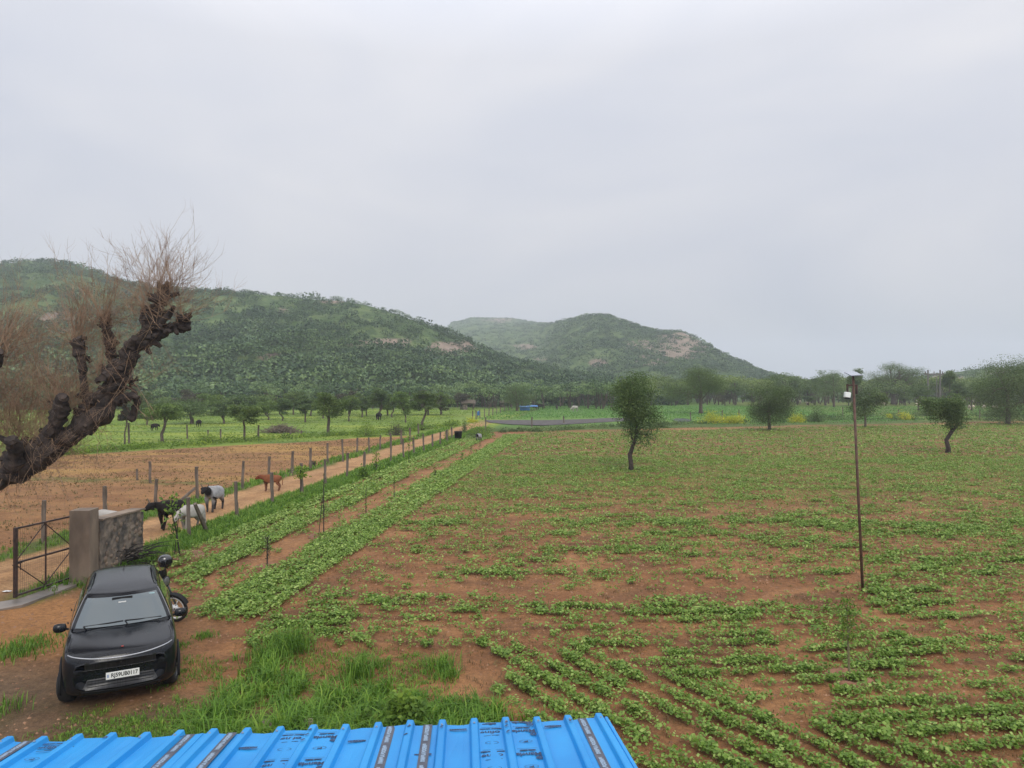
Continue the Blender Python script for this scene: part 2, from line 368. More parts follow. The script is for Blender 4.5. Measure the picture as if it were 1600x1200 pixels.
# ---------------------------------------------------------------- foliage materials
L_scrub = LEAF('hill scrub foliage', (.03,.068,.028), (.078,.138,.05), (.165,.245,.085), trans=.1, rnd=0)
L_aca = LEAF('acacia foliage', (.055,.10,.025), (.12,.185,.042), (.21,.28,.07), trans=.25)
L_khe = LEAF('grey green foliage', (.048,.088,.03), (.108,.168,.05), (.19,.25,.08), trans=.25, rnd=.1)
L_brn = LEAF('brownish foliage', (.045,.045,.03), (.085,.075,.045), (.11,.12,.05), trans=.2)
L_crop = LEAF('crop leaf', (.075,.15,.022), (.19,.31,.05), (.39,.50,.14), trans=.3, rnd=0, rough=.5)
L_dry = LEAF('dry weed', (.08,.045,.022), (.16,.12,.045), (.20,.19,.06), trans=.2, rnd=0)
L_grass = LEAF('grass blade', (.05,.115,.015), (.135,.275,.028), (.29,.41,.06), trans=.35, rnd=0, rough=.5)
L_past = LEAF('pasture grass', (.07,.13,.018), (.17,.28,.03), (.32,.40,.045), trans=.3, rnd=0)
L_sap = LEAF('sapling leaf', (.06,.12,.02), (.14,.24,.035), (.26,.36,.05), trans=.35)
L_yel = LEAF('yellow blossom shrub', (.12,.2,.02), (.48,.48,.03), (.88,.76,.04), trans=.3)
m_bark = M('bark', (.055,.042,.034), .95, (.13,.10,.08), 9, bump=.8, bscale=25)
m_barkd = M('dark rough bark', (.018,.014,.013), .95, (.065,.047,.038), 7, bump=1, bscale=16)
def scrub(R3, dens_fn, n, seed, s0, s1, kpb, ymax=None):
    """bush positions picked on a hill's grid"""
    ny, nx, _ = R3.shape
    a = rng.uniform(0, 1, n); j = (rng.uniform(0, 1, n)*(nx-1)).astype(int)
    i = (a**1.0*.78*(ny-1)).astype(int)
    p = R3[i, j] + rng.normal(0, .8, (n,3))*np.array([1,1,0])
    keep = rng.uniform(0,1,n) < dens_fn(p, i/(ny-1)); return p[keep], (i/(ny-1))[keep]
def bushes(p, rad, k, ls, hfac=.8, flat=None, dark=0):
    """k leaf faces spread over a dome round every point"""
    n = len(p); rad = rad*np.ones(n)
    d = unit(rng.normal(size=(n*k,3))); d[:,2] = np.abs(d[:,2])*hfac
    lump = .72+.5*vnoise(d[:,0]*2.3+np.repeat(rng.uniform(0,99,n),k), d[:,1]*2.3+d[:,2]*2, 3)
    r = np.repeat(rad, k)*lump*rng.uniform(.55,1,n*k)**.5
    c = np.repeat(p, k, 0)+d*r[:,None]
    tint = np.clip(np.repeat(rng.uniform(.0,1,n)**1.4, k)*.85 - dark + rng.uniform(-.05,.25,n*k) , 0, 1)
    return leaves(c, ls*np.repeat(rad,k), tint, upness=.9, aspect=1.3)
def cat(parts):
    V=[];Fc=[];T=[];b=0
    for v,f,t_ in parts: V.append(v); Fc.append(f+b); T.append(t_); b+=len(v)
    return np.concatenate(V), np.concatenate(Fc), np.concatenate(T)
def rockfree(p, rocks):
    px = 800+p[:,0]/p[:,1]*F; py = HY-(p[:,2]-CH)/p[:,1]*F; a = np.zeros(len(p))
    for (rx,ry,rw,rh,st) in rocks: a = np.maximum(a, st*np.exp(-((px-rx)/rw)**2-((py-ry)/rh)**2))
    return 1-.8*np.clip(a-.6,0,1)
pl, _a = scrub(RL, lambda p,k: rockfree(p,rocksL)*(.14+.66*sst(.36,.60,fbm(p[:,0]/16,p[:,1]/16,3,70))+.35*sst(.4,.1,k)), 22000, 1, 0, 0, 0)
lowk = sst(.42,.10,_a); r_ = rng.uniform(.8,2.6,len(pl))*(1+lowk*1.0)*np.where(rng.uniform(size=len(pl))<.08,1.5,1)
parts = [bushes(pl[lowk<.4]+np.array([0,0,.3]), r_[lowk<.4], 46, .30, hfac=1.0, dark=.20), bushes(pl[lowk>=.4]+np.array([0,0,1.2]), r_[lowk>=.4], 84, .19, hfac=.5)]
# the bushes that stand on the skyline
ci = int(.72*(RL.shape[0]-1)); cj = rng.integers(0, RL.shape[1], 260); pc = RL[ci, cj]+np.array([0,0,.2]); parts.append(bushes(pc, rng.uniform(.7,2.2,len(pc))*np.where(rng.uniform(size=len(pc))<.15,1.5,1), 70, .26, hfac=1.1))
v,f,t_ = cat(parts)
tag(np_mesh('hill_scrub', v, f, L_scrub, attrs={'tint':t_}), 'thorn scrub covering the long near hill from its foot to the skyline', 'scrub', kind='stuff')
pr, _a = scrub(RR, lambda p,k: rockfree(p,rocksR)*(.35+.65*sst(.3,.55,fbm(p[:,0]/20,p[:,1]/20,3,71))), 9500, 2, 0, 0, 0)
ci = int(.72*(RR.shape[0]-1)); cj = rng.integers(0, RR.shape[1], 260); pc = RR[ci, cj]
v,f,t_ = cat([bushes(pr, rng.uniform(1.6,4.0,len(pr)), 36, .32, dark=.12), bushes(pc, rng.uniform(1.5,3.2,len(pc)), 44, .3)])
tag(np_mesh('hill_scrub', v, f, L_scrub, attrs={'tint':t_}), 'scrub covering the farther mist-topped hill behind', 'scrub', kind='stuff')
pf, _a = scrub(RF, lambda p,k: .75+0*k, 1500, 3, 0, 0, 0)
v,f,t_ = bushes(pf, rng.uniform(1.3,3.4,len(pf)), 44, .28)
tag(np_mesh('hill_scrub', v, f, L_scrub, attrs={'tint':t_}), 'scrub and low trees on the rise at the far right', 'scrub', kind='stuff')

# wood at the foot of the hills: flat topped thorn trees that read as one mass
def wood(n, xr, yr, hr, rr, k, mat, label, keepfn=None, tr=True):
    px = rng.uniform(*xr, n); Y = rng.uniform(*yr, n); X = (px-800)/F*Y
    if keepfn is not None: m_ = keepfn(px, Y); X, Y, px = X[m_], Y[m_], px[m_]
    n = len(X); H = rng.uniform(*hr, n); rad = rng.uniform(*rr, n); z0 = 0*X
    # each crown is a few flat pads
    npad = 5; pad = np.repeat(np.stack([X,Y,z0+H*.72],1), npad, 0)+rng.normal(size=(n*npad,3))*np.repeat(rad,npad)[:,None]*np.array([.45,.45,.16])
    d = unit(rng.normal(size=(n*npad*k,3)))*rng.uniform(.35,1,(n*npad*k,1))**.4
    c = np.repeat(pad,k,0)+d*np.repeat(np.repeat(rad,npad),k)[:,None]*np.array([.55,.55,.25])
    tint = np.clip(np.repeat(np.repeat(rng.uniform(.0,.95,n),npad)+rng.uniform(0,.2,n*npad),k)+rng.uniform(0,.3,len(c))+d[:,2]*.08,0,1)
    v,f,t_ = leaves(c, .46*np.ones(len(c)), tint, upness=.8, aspect=1.6)
    tv=[];tf=[];q=0
    for x,y,h in zip(X,Y,H):
        for _ in range(2):
            a=rng.normal(0,.8,2); w_=.13; tv += [(x-w_,y,0),(x+w_,y,0),(x+a[0]+w_*.5,y+a[1],h*.7),(x+a[0]-w_*.5,y+a[1],h*.7),(x,y-w_,0),(x,y+w_,0),(x+a[0],y+a[1]+w_*.5,h*.7),(x+a[0],y+a[1]-w_*.5,h*.7)]
            tf += [(q,q+1,q+2,q+3),(q+4,q+5,q+6,q+7)]; q+=8
    o = np_mesh('woodland', v, f, mat, attrs={'tint':t_})
    nf=len(f); nv=len(v)
    tag(o, label, 'woodland', kind='stuff')
    o2 = np_mesh('trunk', np.array(tv), np.array(tf), m_bark, parent=o); return o
wood(620, (-250,1010), (158,240), (4.2,7.2), (2.0,3.8), 60, L_scrub, 'belt of flat-topped thorn trees along the foot of the near hill')
wood(420, (1000,1750), (186,270), (5.5,9.5), (2.2,4.2), 80, L_aca, 'hazy belt of trees beyond the green fields on the right')
# ================================================================ STUFF: crop plants, weeds and grasses
def roofclear(X, Y): return ~((Y < 6.3) & (X < 1.2))
def crop_density(X, Y):
    s = X-DRX*Y
    D = fbm(X*.45, Y*.9, 4, 101); d = .10+.90*sst(.42,.60,D+.06*sst(26,45,Y))
    d = d*(.12+.88*sst(.42,.60,fbm(X*1.7,Y*2.2,3,105)))+.10+.12*sst(26,40,Y)
    d *= 1-.85*sst(15.6,16.4,Y+(X-6)*.05)*sst(18.6,17.6,Y+(X-6)*.05)*sst(10,6,X)    # bare belt near the middle
    d *= 1-.6*sst(18.4,19.4,Y)*sst(25,23,Y)*sst(6,1,X)
    d = np.maximum(d, .62*sst(12.6,11.8,Y)*sst(.4,1.0,X)*sst(.42,.54,fbm(X*1.3,Y*1.3,3,107)))
    d = np.maximum(d, .55*sst(9,12,X)*sst(11,9,Y))
    d *= sst(-7.0,-6.6,s)
    lim = -.9+np.maximum(0,13.5-Y)*.3 + (fbm(Y*.9,X*.2,2,103)-.5)
    d *= np.where(Y < 13.4, sst(0,.4,X-lim), sst(-5.6,-5.0,X))
    # crop strips on the left
    st = sst(-8.75,-8.55,s)*sst(-6.95,-7.15,s)*sst(14.6,15.4,Y)*sst(72,68,Y)*(.45+.5*sst(.3,.55,fbm(X*1.4,Y*.8,2,109)))
    sl = sst(-12.4,-12.0,s)*sst(-9.8,-10.3,s)*sst(17.4,18.4,Y)*sst(72,68,Y)*(.18+.6*sst(.34,.52,fbm(s*1.6,Y*.25,3,110)))
    gap = sst(.28,.14,np.abs(s+11.1)); sl = sl*(1-.8*gap); sl = np.maximum(sl, .22*sst(-10.2,-9.9,s)*sst(-8.6,-8.8,s)*sst(15.6,17,Y)*sst(72,68,Y)*sst(.4,.6,fbm(X*1.1,Y*.8,2,115)))
    top = 79 + X*.33
    return np.maximum.reduce([d*sst(1.0,-1.5,Y-top+4.5), st*1.0, sl])
def rows_pos(n_try, x0, x1, y0, y1):
    """plants on drill rows; the headland rows by the yard run diagonally"""
    X = rng.uniform(x0,x1,n_try); Y = rng.uniform(y0,y1,n_try)
    s = X-DRX*Y
    diag = (Y < 13.6) & (X < 1.2+(13.6-Y)*1.05)
    strip = s < -6.9
    sp = np.where(strip, .36, .46)
    th = R(-57)
    r = np.where(diag, -X*math.sin(th)+Y*math.cos(th), np.where(strip, s, Y - .05*(X-4) + .25*np.sin(X*.4)))
    k = np.round(r/sp)*sp + rng.normal(0,.035,n_try) - r
    k = k*np.where(np.abs(k)>sp*.5,0,1); X = X + np.where(diag, -k*math.sin(th), np.where(strip, k, 0)); Y = Y + np.where(diag, k*math.cos(th), np.where(strip, 0, k))
    return X, Y
def crop(n_try, y0, y1, nl, ls, prad, ph, vis=.78):
    Yc = y1; x1 = vis*Yc+2; x0 = -9-.0*Yc
    X, Y = rows_pos(n_try, x0, x1, y0, y1)
    k = (X < vis*Y+1.5) & (rng.uniform(size=n_try) < crop_density(X, Y)) & roofclear(X, Y) & (Y >= y0-.5)
    X, Y = X[k], Y[k]; n = len(X); sz = rng.uniform(.6,1.3,n); z = gz(X, Y)
    c = np.repeat(np.stack([X,Y,z],1), nl, 0); q = np.repeat(sz, nl)
    a = rng.uniform(0,2*np.pi,n*nl); rr = rng.uniform(.15,1,n*nl)**.7*prad*q
    c = c + np.stack([np.cos(a)*rr, np.sin(a)*rr, ph*q*rng.uniform(.35,1,n*nl)], 1)
    tint = np.clip(np.repeat(rng.uniform(.25,.65,n),nl)+rng.uniform(-.2,.35,n*nl),0,1)
    return leaves(c, ls*q*rng.uniform(.75,1.25,n*nl), tint, upness=2.0, aspect=1.25)
A = crop(25000, 6.5, 14, 14, .052, .10, .13)
B = crop(56000, 14, 26, 9, .062, .12, .12)
Cc = crop(96000, 26, 50, 5, .072, .14, .11)
D_ = crop(72000, 50, 104, 4, .13, .20, .10)
def strips(n, y0, y1, nl, ls, prad, ph):
    Y = rng.uniform(y0,y1,n); s = rng.uniform(-12.3,-6.95,n); k = np.round(s/.44)*.44; s = k+rng.normal(0,.05,n); X = s+DRX*Y
    wb = (fbm(X*.8, Y*.35, 3, 161)-.5)*.8; q = s+wb
    left = sst(-12.3,-12.0,q)*sst(-9.9,-10.2,q)*(.12+.58*sst(.38,.56,fbm(X*.9,Y*.5,3,162)))*(1-.75*sst(.25,.1,np.abs(q+11.1)))
    right = sst(-8.8,-8.6,q)*sst(-6.95,-7.1,s)*(.22+.55*sst(.36,.54,fbm(X*1.2,Y*.6,3,163)))
    k = (rng.uniform(size=n) < np.maximum(left,right))*(Y>np.where(s<-9.6,17.8,15.3)+rng.normal(0,.25,n)) > 0; X, Y = X[k], Y[k]; m = len(X); sz = rng.uniform(.6,1.25,m)
    c = np.repeat(np.stack([X,Y,gz(X,Y)],1),nl,0); q = np.repeat(sz,nl); a = rng.uniform(0,2*np.pi,m*nl); rr = rng.uniform(.15,1,m*nl)**.7*prad*q
    c = c+np.stack([np.cos(a)*rr,np.sin(a)*rr,ph*q*rng.uniform(.35,1,m*nl)],1)
    return leaves(c, ls*q*rng.uniform(.75,1.25,m*nl), np.clip(np.repeat(rng.uniform(.35,.8,m),nl)+rng.uniform(-.2,.35,m*nl),0,1), upness=2.0, aspect=1.25)
v,f,t_ = cat([A,B,Cc,D_,strips(9000,15,28,11,.062,.13,.15),strips(26000,28,73,6,.10,.16,.15)])
tag(np_mesh('crop_plants', v, f, L_crop, attrs={'tint':t_}), 'young leafy green crop growing in rows and patches over the brown field', 'crop', kind='stuff')
def weeds(n, y0, y1, fn, hh, wd, per, lean=.7, vis=.78, left=False, x0=None, x1=None):
    Y = y0+(y1-y0)*rng.uniform(0,1,n); X = rng.uniform(x0 if x0 is not None else -vis*y1-2, x1 if x1 is not None else vis*y1+1, n)
    k = (np.abs(X) < vis*Y+1.5) & (rng.uniform(size=n) < fn(X,Y)) & roofclear(X,Y); X, Y = X[k], Y[k]; n = len(X)
    base = np.repeat(np.stack([X,Y,gz(X,Y)-.01],1), per, 0)+rng.normal(0,.045,(n*per,3))*np.array([1,1,0])
    h = np.repeat(rng.uniform(.55,1.25,n),per)*rng.uniform(.6,1.1,n*per)*hh
    return blades(base, h, wd, np.clip(np.repeat(rng.uniform(.1,.7,n),per)+rng.uniform(-.1,.35,n*per),0,1), lean)
infield = lambda X,Y: sst(-7.2,-6.8,X-DRX*Y)*(.25+.75*sst(.35,.6,fbm(X*.6,Y*.9,3,120)))*np.where(Y<13.4, sst(-1.6,-.8,X), 1)
plough = lambda X,Y: sst(-17.6,-18.2,X-DRX*Y)*(.25+.75*sst(.42,.62,fbm(X*.2,Y*.6,3,121)))*sst(52,50,Y-(X+31)*.95)
v,f,t_ = cat([weeds(9000,8,24,infield,.10,.010,5,1.1), weeds(26000,24,60,infield,.11,.02,3,1.1), weeds(20000,60,100,infield,.12,.04,2,1.1), weeds(42000,22,75,plough,.10,.028,3,1.1,x1=-5)])
tag(np_mesh('dry_weeds', v, f, L_dry, attrs={'tint':t_}), 'thin dry weeds and stubble on the bare earth of the fields', 'weeds', kind='stuff')
# tall grass in front of the roof
def inpoly(px, py, poly):
    c = np.zeros(len(px), bool); j = len(poly)-1
    for i in range(len(poly)):
        xi, yi = poly[i]; xj, yj = poly[j]; q = ((yi > py) != (yj > py)) & (px < (xj-xi)*(py-yi)/(yj-yi+1e-9)+xi); c ^= q; j = i
    return c
tallp = [G(x,y)[:2] for x,y in ((300,1165),(330,1120),(380,1085),(395,1040),(405,1010),(440,1000),(490,1030),(520,1075),(570,1055),(620,1092),(700,1100),(760,1108),(792,1128),(785,1190),(560,1195),(500,1175),(400,1178))]
def tall(n):
    X = rng.uniform(-6,1,n); Y = rng.uniform(8,15,n)
    k = inpoly(X+rng.normal(0,.15,n),Y+rng.normal(0,.2,n),tallp) & (fbm(X*1.6,Y*1.6,2,131) > .435); return X[k],Y[k]
X,Y = tall(4600); n=len(X); per=13
base = np.repeat(np.stack([X,Y,gz(X,Y)-.02],1),per,0)+rng.normal(0,.05,(n*per,3))*np.array([1,1,0])
tA = blades(base, np.repeat(rng.uniform(.18,.56,n)*(.40+.9*fbm(X*.8,Y*.8,2,132)),per)*rng.uniform(.6,1.1,n*per), .021, np.clip(np.repeat(rng.uniform(.15,.6,n),per)+rng.uniform(-.1,.4,n*per),0,1), 1.15)
cl = [(690,1035,.35),(1330,0,0)]
# single tufts: beside the car, in the bare soil
def tuft(x,y,r,h,n):
    gx,gy,_ = G(x,y); b_ = np.array([[gx,gy,0]])+rng.normal(0,r,(n,3))*np.array([1,1,0]); b_[:,2] = gz(b_[:,0],b_[:,1])-.01
    return blades(b_, rng.uniform(.5,1.1,n)*h, .014, rng.uniform(.1,.8,n), .9)
tf_ = [tuft(*a) for a in ((690,1042,.14,.32,170),(700,1060,.12,.25,120),(25,1018,.3,.17,700),(60,1000,.25,.12,300),(320,994,.12,.12,200),(560,1058,.15,.5,200),(455,1015,.2,.5,300),(420,1030,.22,.4,300),(300,870,.3,.15,200),(590,1040,.1,.2,90),(350,950,.25,.1,120),(285,1010,.1,.12,80),(10,1110,.15,.25,90),(740,1120,.2,.3,200))]
v,f,t_ = cat([tA]+tf_)
tag(np_mesh('tall_grass', v, f, L_grass, attrs={'tint':t_}), 'tall arching grass growing between the car and the blue roof', 'grass', kind='stuff')
turf = lambda X,Y: sst(11.2,10.2,Y+.35*np.maximum(0,-4.6-X)+(fbm(X*.8,Y*.8,2,140)-.5)*2)*sst(-8.6,-6.2,X)*sst(0,-.5,X)*sst(.30,.56,fbm(X*1.7,Y*1.7,3,21)+.20*sst(-6,-4.0,X))
turf2 = lambda X,Y: .75*sst(13.6,12.8,Y)*sst(-6.6,-4.8,X)*sst(-.8,-1.4,X)*sst(.42,.58,fbm(X*.9,Y*.9,3,141))+0*X
v,f,t_ = cat([weeds(20000,7.5,12.5,turf,.07,.010,7,1.3,x0=-9,x1=.5), weeds(9000,9,15,turf2,.09,.012,6,1.2,x0=-7,x1=-.3)])
tag(np_mesh('turf', v, f, L_grass, attrs={'tint':t_}), 'short patchy turf between the car and the blue roof', 'grass', kind='stuff')
verge1 = lambda X,Y: sst(-14.0,-13.5,X-DRX*Y)*sst(-12.0,-12.6,X-DRX*Y)*sst(16.5,19,Y)
verge2 = lambda X,Y: sst(-18.0,-17.4,X-DRX*Y)*sst(-16.3,-16.8,X-DRX*Y)*(.3+.7*sst(.35,.6,fbm(X*.5,Y*.5,2,143)))
v,f,t_ = cat([weeds(26000,16,40,verge1,.24,.02,5,.9,x0=-13,x1=-7), weeds(16000,40,85,verge1,.30,.045,4,.9,x0=-10,x1=-2), weeds(12000,14,36,verge2,.20,.02,5,.9,x0=-18,x1=-12), weeds(14000,36,85,verge2,.28,.045,4,.9,x0=-15,x1=-6)])
tag(np_mesh('verge_grass', v, f, L_grass, attrs={'tint':t_}), 'green grass verges along both sides of the fenced track', 'grass', kind='stuff')
def pas(X,Y): return sst(0,2,Y-52.2-(X+31)*.95)*np.where(X<-31,1,1)*sst(-11,-12.5,X-.06*(Y-70))*(.4+.6*sst(.4,.6,fbm(X*.2,Y*.2,2,150)))
v,f,t_ = weeds(60000,46,165,pas,.13,.07,3,1.3,x1=0)
tag(np_mesh('pasture_grass', v, f, L_past, attrs={'tint':t_}), 'bright yellow-green pasture grass beyond the ploughed field', 'grass', kind='stuff')
# low bushes: hedge along the ploughed field and along the far edge of the crop field
def strip_b(pts, n, wy, r0, r1, k, ls):
    q = rng.uniform(0,len(pts)-1,n); i = q.astype(int); t = q-i; P0 = np.array([G(*p)[:2] for p in pts]); c = P0[i]*(1-t[:,None])+P0[np.minimum(i+1,len(pts)-1)]*t[:,None]
    c = c+np.stack([rng.normal(0,.6,n), rng.uniform(0,wy,n)],1); p = np.concatenate([c, np.zeros((n,1))],1); return bushes(p, rng.uniform(r0,r1,n), k, ls, hfac=.9)
v,f,t_ = cat([strip_b([(-60,726),(60,716),(130,709),(200,703),(300,697),(400,690),(520,682),(600,678),(640,674)],340,3.5,.25,.62,46,.24),
  strip_b([(640,674),(700,668),(712,664)],60,2,.3,.9,46,.24)])
tag(np_mesh('hedge_growth', v, f, L_past, attrs={'tint':t_}), 'low leafy growth along the far edge of the ploughed field', 'hedge', kind='stuff')
v,f,t_ = cat([strip_b([(735,690),(760,676),(850,675),(950,668),(1050,664),(1150,661),(1300,657),(1450,656),(1620,659),(1700,660)],460,2.2,.25,.62,46,.26),
   strip_b([(1250,655),(1400,652),(1500,650),(1620,653)],120,5,.4,1.0,46,.22)])
tag(np_mesh('hedge_growth', v, f, L_khe, attrs={'tint':t_}), 'dark low growth along the far edge of the crop field', 'hedge', kind='stuff')
gf = lambda X,Y: sst(3,6,Y-79-X*.33-sst(26,20,X)*26)*sst(-9,-6,X-.06*(Y-70))*.8
v,f,t_ = weeds(60000,80,185,gf,.16,.12,3,1.4,x0=-12)
tag(np_mesh('green_crop', v, f, LEAF('green field crop',(.07,.17,.035),(.12,.28,.055),(.18,.36,.07),rnd=0), attrs={'tint':t_}), 'dense bright green crop in the field beyond the hedge', 'crop', kind='stuff')
# ================================================================ TREES
def pad_tree(name, spec, seed, leafm=None, barkm=None, loc=(0,0,0), label=None, cat_='tree', group=None):
    """spec: trunk [(x,y,z,r)...], crown ellipsoids [(cx,cy,cz,rx,ry,rz,weight)], nleaf, ls, limbs, nclump"""
    rs = random.Random(seed); g = np.random.default_rng(seed)
    root = empty(name, loc, 0, label, cat_, group)
    tb = MB(); tr = spec['trunk']; tb.tube([p[:3] for p in tr], [p[3] for p in tr], 8, jit=.08)
    if len(spec.get('trunk2', [])): tb.tube([p[:3] for p in spec['trunk2']], [p[3] for p in spec['trunk2']], 7, jit=.08)
    fork = Vector(tr[-1][:3]); fr = tr[-1][3]; cr_ = spec['crown']; wsum = sum(c[6] for c in cr_)
    cl = []
    for c in cr_:
        nc = max(3, int(spec['nclump']*c[6]/wsum))
        for _ in range(nc):
            d = Vector((rs.gauss(0,1), rs.gauss(0,1), rs.gauss(0,1))).normalized()*rs.uniform(.25,1)**.5*rs.uniform(.72,1.05)
            if spec.get('umb'): d.z = max(d.z, -.25) if rs.random() < .7 else d.z
            cl.append(Vector((c[0]+d.x*c[3], c[1]+d.y*c[4], c[2]+d.z*c[5])))
    nlimb = spec.get('limbs', 6); mids = []
    srcs = [fork] + ([Vector(spec['trunk2'][-1][:3])] if len(spec.get('trunk2', [])) else []) + [Vector(p[:3]) for p in tr[-3:-1]]
    for i in range(nlimb):
        t_ = cl[rs.randrange(len(cl))]; s_ = srcs[0] if rs.random() < .6 else rs.choice(srcs)
        if t_.z < s_.z+.1: s_ = Vector(tr[-2][:3])
        m1 = s_.lerp(t_, .4)+Vector((rs.uniform(-.1,.1),rs.uniform(-.1,.1),rs.uniform(.0,.15)))*(t_-s_).length
        tb.tube([s_, m1, s_.lerp(t_,.75)+Vector((rs.uniform(-.08,.08),rs.uniform(-.08,.08),.04))*(t_-s_).length, t_], [fr*.7, fr*.45, fr*.25, fr*.08], 6, jit=.1); mids += [m1, s_.lerp(t_,.75)]
    for t_ in cl:
        m_ = min(mids+[fork], key=lambda q: (q-t_).length)
        tb.tube([m_, m_.lerp(t_,.5)+Vector((0,0,.06))*(t_-m_).length, t_], [fr*.22, fr*.12, fr*.03], 4, cap=False)
    o = tb.build('trunk', barkm or m_bark, root, smooth=True)
    nl = int(spec['nleaf']*2.1); per = nl//len(cl)+1; C = np.array([list(q) for q in cl]); cr = spec['crad']
    tn = np.repeat(g.uniform(.05,.7,len(cl)), per)
    off = np.clip(g.normal(size=(len(cl)*per,3)),-1.7,1.7)*np.array([1,1,spec.get('flat',.6)])*cr*.62
    if spec.get('weep'): off[:,2] -= np.abs(g.normal(size=len(off)))*spec['weep']*(g.uniform(size=len(off))<.4)
    v,f,t_ = leaves(np.repeat(C,per,0)+off, spec['ls']*.82*g.uniform(.7,1.3,len(off)), np.clip(tn*.75+g.uniform(0,.35,len(off)),0,1), upness=.7, aspect=spec.get('asp',1.8), droop=spec.get('droop',0))
    np_mesh('crown', v, f, leafm or L_aca, parent=root, attrs={'tint':t_})
    return root
def px_tree(px, base, top, cw, cb, seed, label, trunkbend=0, kind='khe', leafm=None, barkm=None, Y=None, cx=None, parts=None, group=None, nleaf=2600, name='tree', ls=None, nclump=26, limbs=7, flat=.6, weep=0, tw=None, cat_='tree', umb=False, forkat=None):
    """a tree whose foot, top, crown width and crown bottom are read from the photo (pixels) and turned into metres at its distance"""
    if Y is None: X, Y, z = G0(px, base)
    else: X = (px-800)/F*Y; z = 0.0; base = HY+CH*F/Y
    m = Y/F; H = (base-top)*m; W = cw*m*1.08; cbz = (base-cb)*m; ox = ((cx if cx is not None else px)-px)*m
    fz = forkat*m if forkat else cbz+.12*(H-cbz); r0 = tw*m*.42 if tw else max(.05, H*.022)
    bend = trunkbend*m
    tr = [(0,0,-.15,r0*1.35),(bend*.1,0,fz*.15,r0),(bend*-.1,0,fz*.45,r0*.9),(bend*.5,.1,fz*.75,r0*.82),(bend,0,fz,r0*.8),(bend*.7+ox*.5,.05,fz+.3*(H-fz),r0*.55)]
    cz = (H+cbz)/2; rz = (H-cbz)/2
    if parts: cr = [((p[0]-px)*m, p[4]*m if len(p) > 4 else 0, (base-p[1])*m, p[2]*m*1.12, p[2]*m*.95, p[3]*m*1.1, p[2]*p[3]) for p in parts]
    else:
        rs = random.Random(seed); cr = [(ox,0,cz,W*.42,W*.40,rz*.95,1)]
        for k in range(3): cr.append((ox+rs.uniform(-.28,.28)*W, rs.uniform(-.25,.25)*W, cz+rs.uniform(-.35,.4)*rz, W*.24, W*.24, rz*.42, .3))
    return pad_tree(name, dict(trunk=tr, crown=cr, nleaf=nleaf, ls=ls or max(.10,1.7*m), limbs=limbs, nclump=nclump, crad=max(W,2*rz)*.135, flat=flat, weep=weep, umb=umb, asp=1.9, droop=.6 if weep else 0), seed, leafm or {'khe':L_khe,'aca':L_aca,'brn':L_brn}[kind], barkm, (X,Y,z), label, cat_, group)
# trees standing in the crop field
px_tree(985,735,585,80,690,201,'curved dark-trunked tree with a tall drooping crown alone in mid crop field', parts=[(990,612,34,24),(985,640,32,26),(1000,600,24,16),(1003,660,22,26),(975,612,24,20),(1000,680,12,14)], trunkbend=10, nleaf=9000, nclump=70, weep=.35, ls=.13, tw=9, forkat=55, barkm=m_barkd)
px_tree(1202,673,592,74,662,202,'dense round-crowned tree between the yellow shrubs at the far edge of the crop field', parts=[(1204,618,30,22),(1190,635,20,22),(1218,628,22,26),(1203,645,24,16)], nleaf=11000, nclump=60, weep=.3, ls=.15, tw=6, forkat=30)
px_tree(1480,707,617,70,672,203,'small lopsided tree with a leaning trunk in the right of the crop field', parts=[(1476,636,30,15),(1490,648,20,18),(1460,632,16,12),(1482,628,20,10)], trunkbend=16, nleaf=6500, nclump=46, weep=.3, ls=.15, tw=8, forkat=44, barkm=m_barkd)
px_tree(1352,668,600,52,655,204,'slim tree just right of the lamp pole top at the far field edge', parts=[(1358,620,24,16),(1350,636,18,14),(1370,625,16,14)], nleaf=4200, nclump=36, weep=.3, ls=.2, tw=4, forkat=25)
px_tree(1575,663,562,120,660,205,'big bushy tree filling the right edge of the view', parts=[(1572,600,44,32),(1555,610,30,26),(1590,630,30,30),(1600,600,30,30),(1575,575,30,14),(1570,640,22,16)], nleaf=16000, nclump=90, weep=.4, ls=.19, tw=8, forkat=30)
# beyond the field
px_tree(1095,646,573,88,632,206,'wide umbrella-crowned tree in the green field left of the yellow shrubs', parts=[(1100,596,28,20),(1070,612,24,14),(1112,604,18,16),(1090,582,16,9)], kind='aca', nleaf=11000, nclump=60, ls=.21, tw=7, forkat=26, umb=True)
px_tree(1303,636,580,62,628,207,'round tree in the green field left of the lamp pole', parts=[(1292,604,26,16),(1305,600,18,18),(1280,612,14,10)], nleaf=4200, nclump=36, ls=.20, tw=4, forkat=22)
px_tree(1396,632,570,84,612,208,'old broad tree with thick forking trunk and bare lower limbs, right of the lamp pole', parts=[(1395,582,34,9),(1375,590,18,10),(1420,588,18,10),(1395,575,16,6),(1432,583,10,6)], nleaf=9000, nclump=60, ls=.24, tw=10, limbs=16, forkat=18, flat=.4)
px_tree(808,642,600,54,638,209,'dense dark tree beside the blue tarpaulin shelter', parts=[(808,618,24,16),(796,622,14,12),(822,622,14,12)], nleaf=4200, nclump=36, ls=.2, tw=5, forkat=12)
px_tree(862,634,604,32,630,210,'small dark tree standing behind the black cow', nleaf=2200, ls=.32, tw=3)
px_tree(896,634,598,46,632,211,'brownish thin-leaved tree standing left of the white cow', kind='brn', nleaf=2400, ls=.30, tw=3)
px_tree(924,633,597,24,622,212,'slender pale tree just right of the brownish tree', nleaf=900, ls=.32, tw=2)
px_tree(1150,632,590,32,626,213,'small tree half hidden beyond the umbrella-crowned tree', nleaf=2200, ls=.32, tw=3)
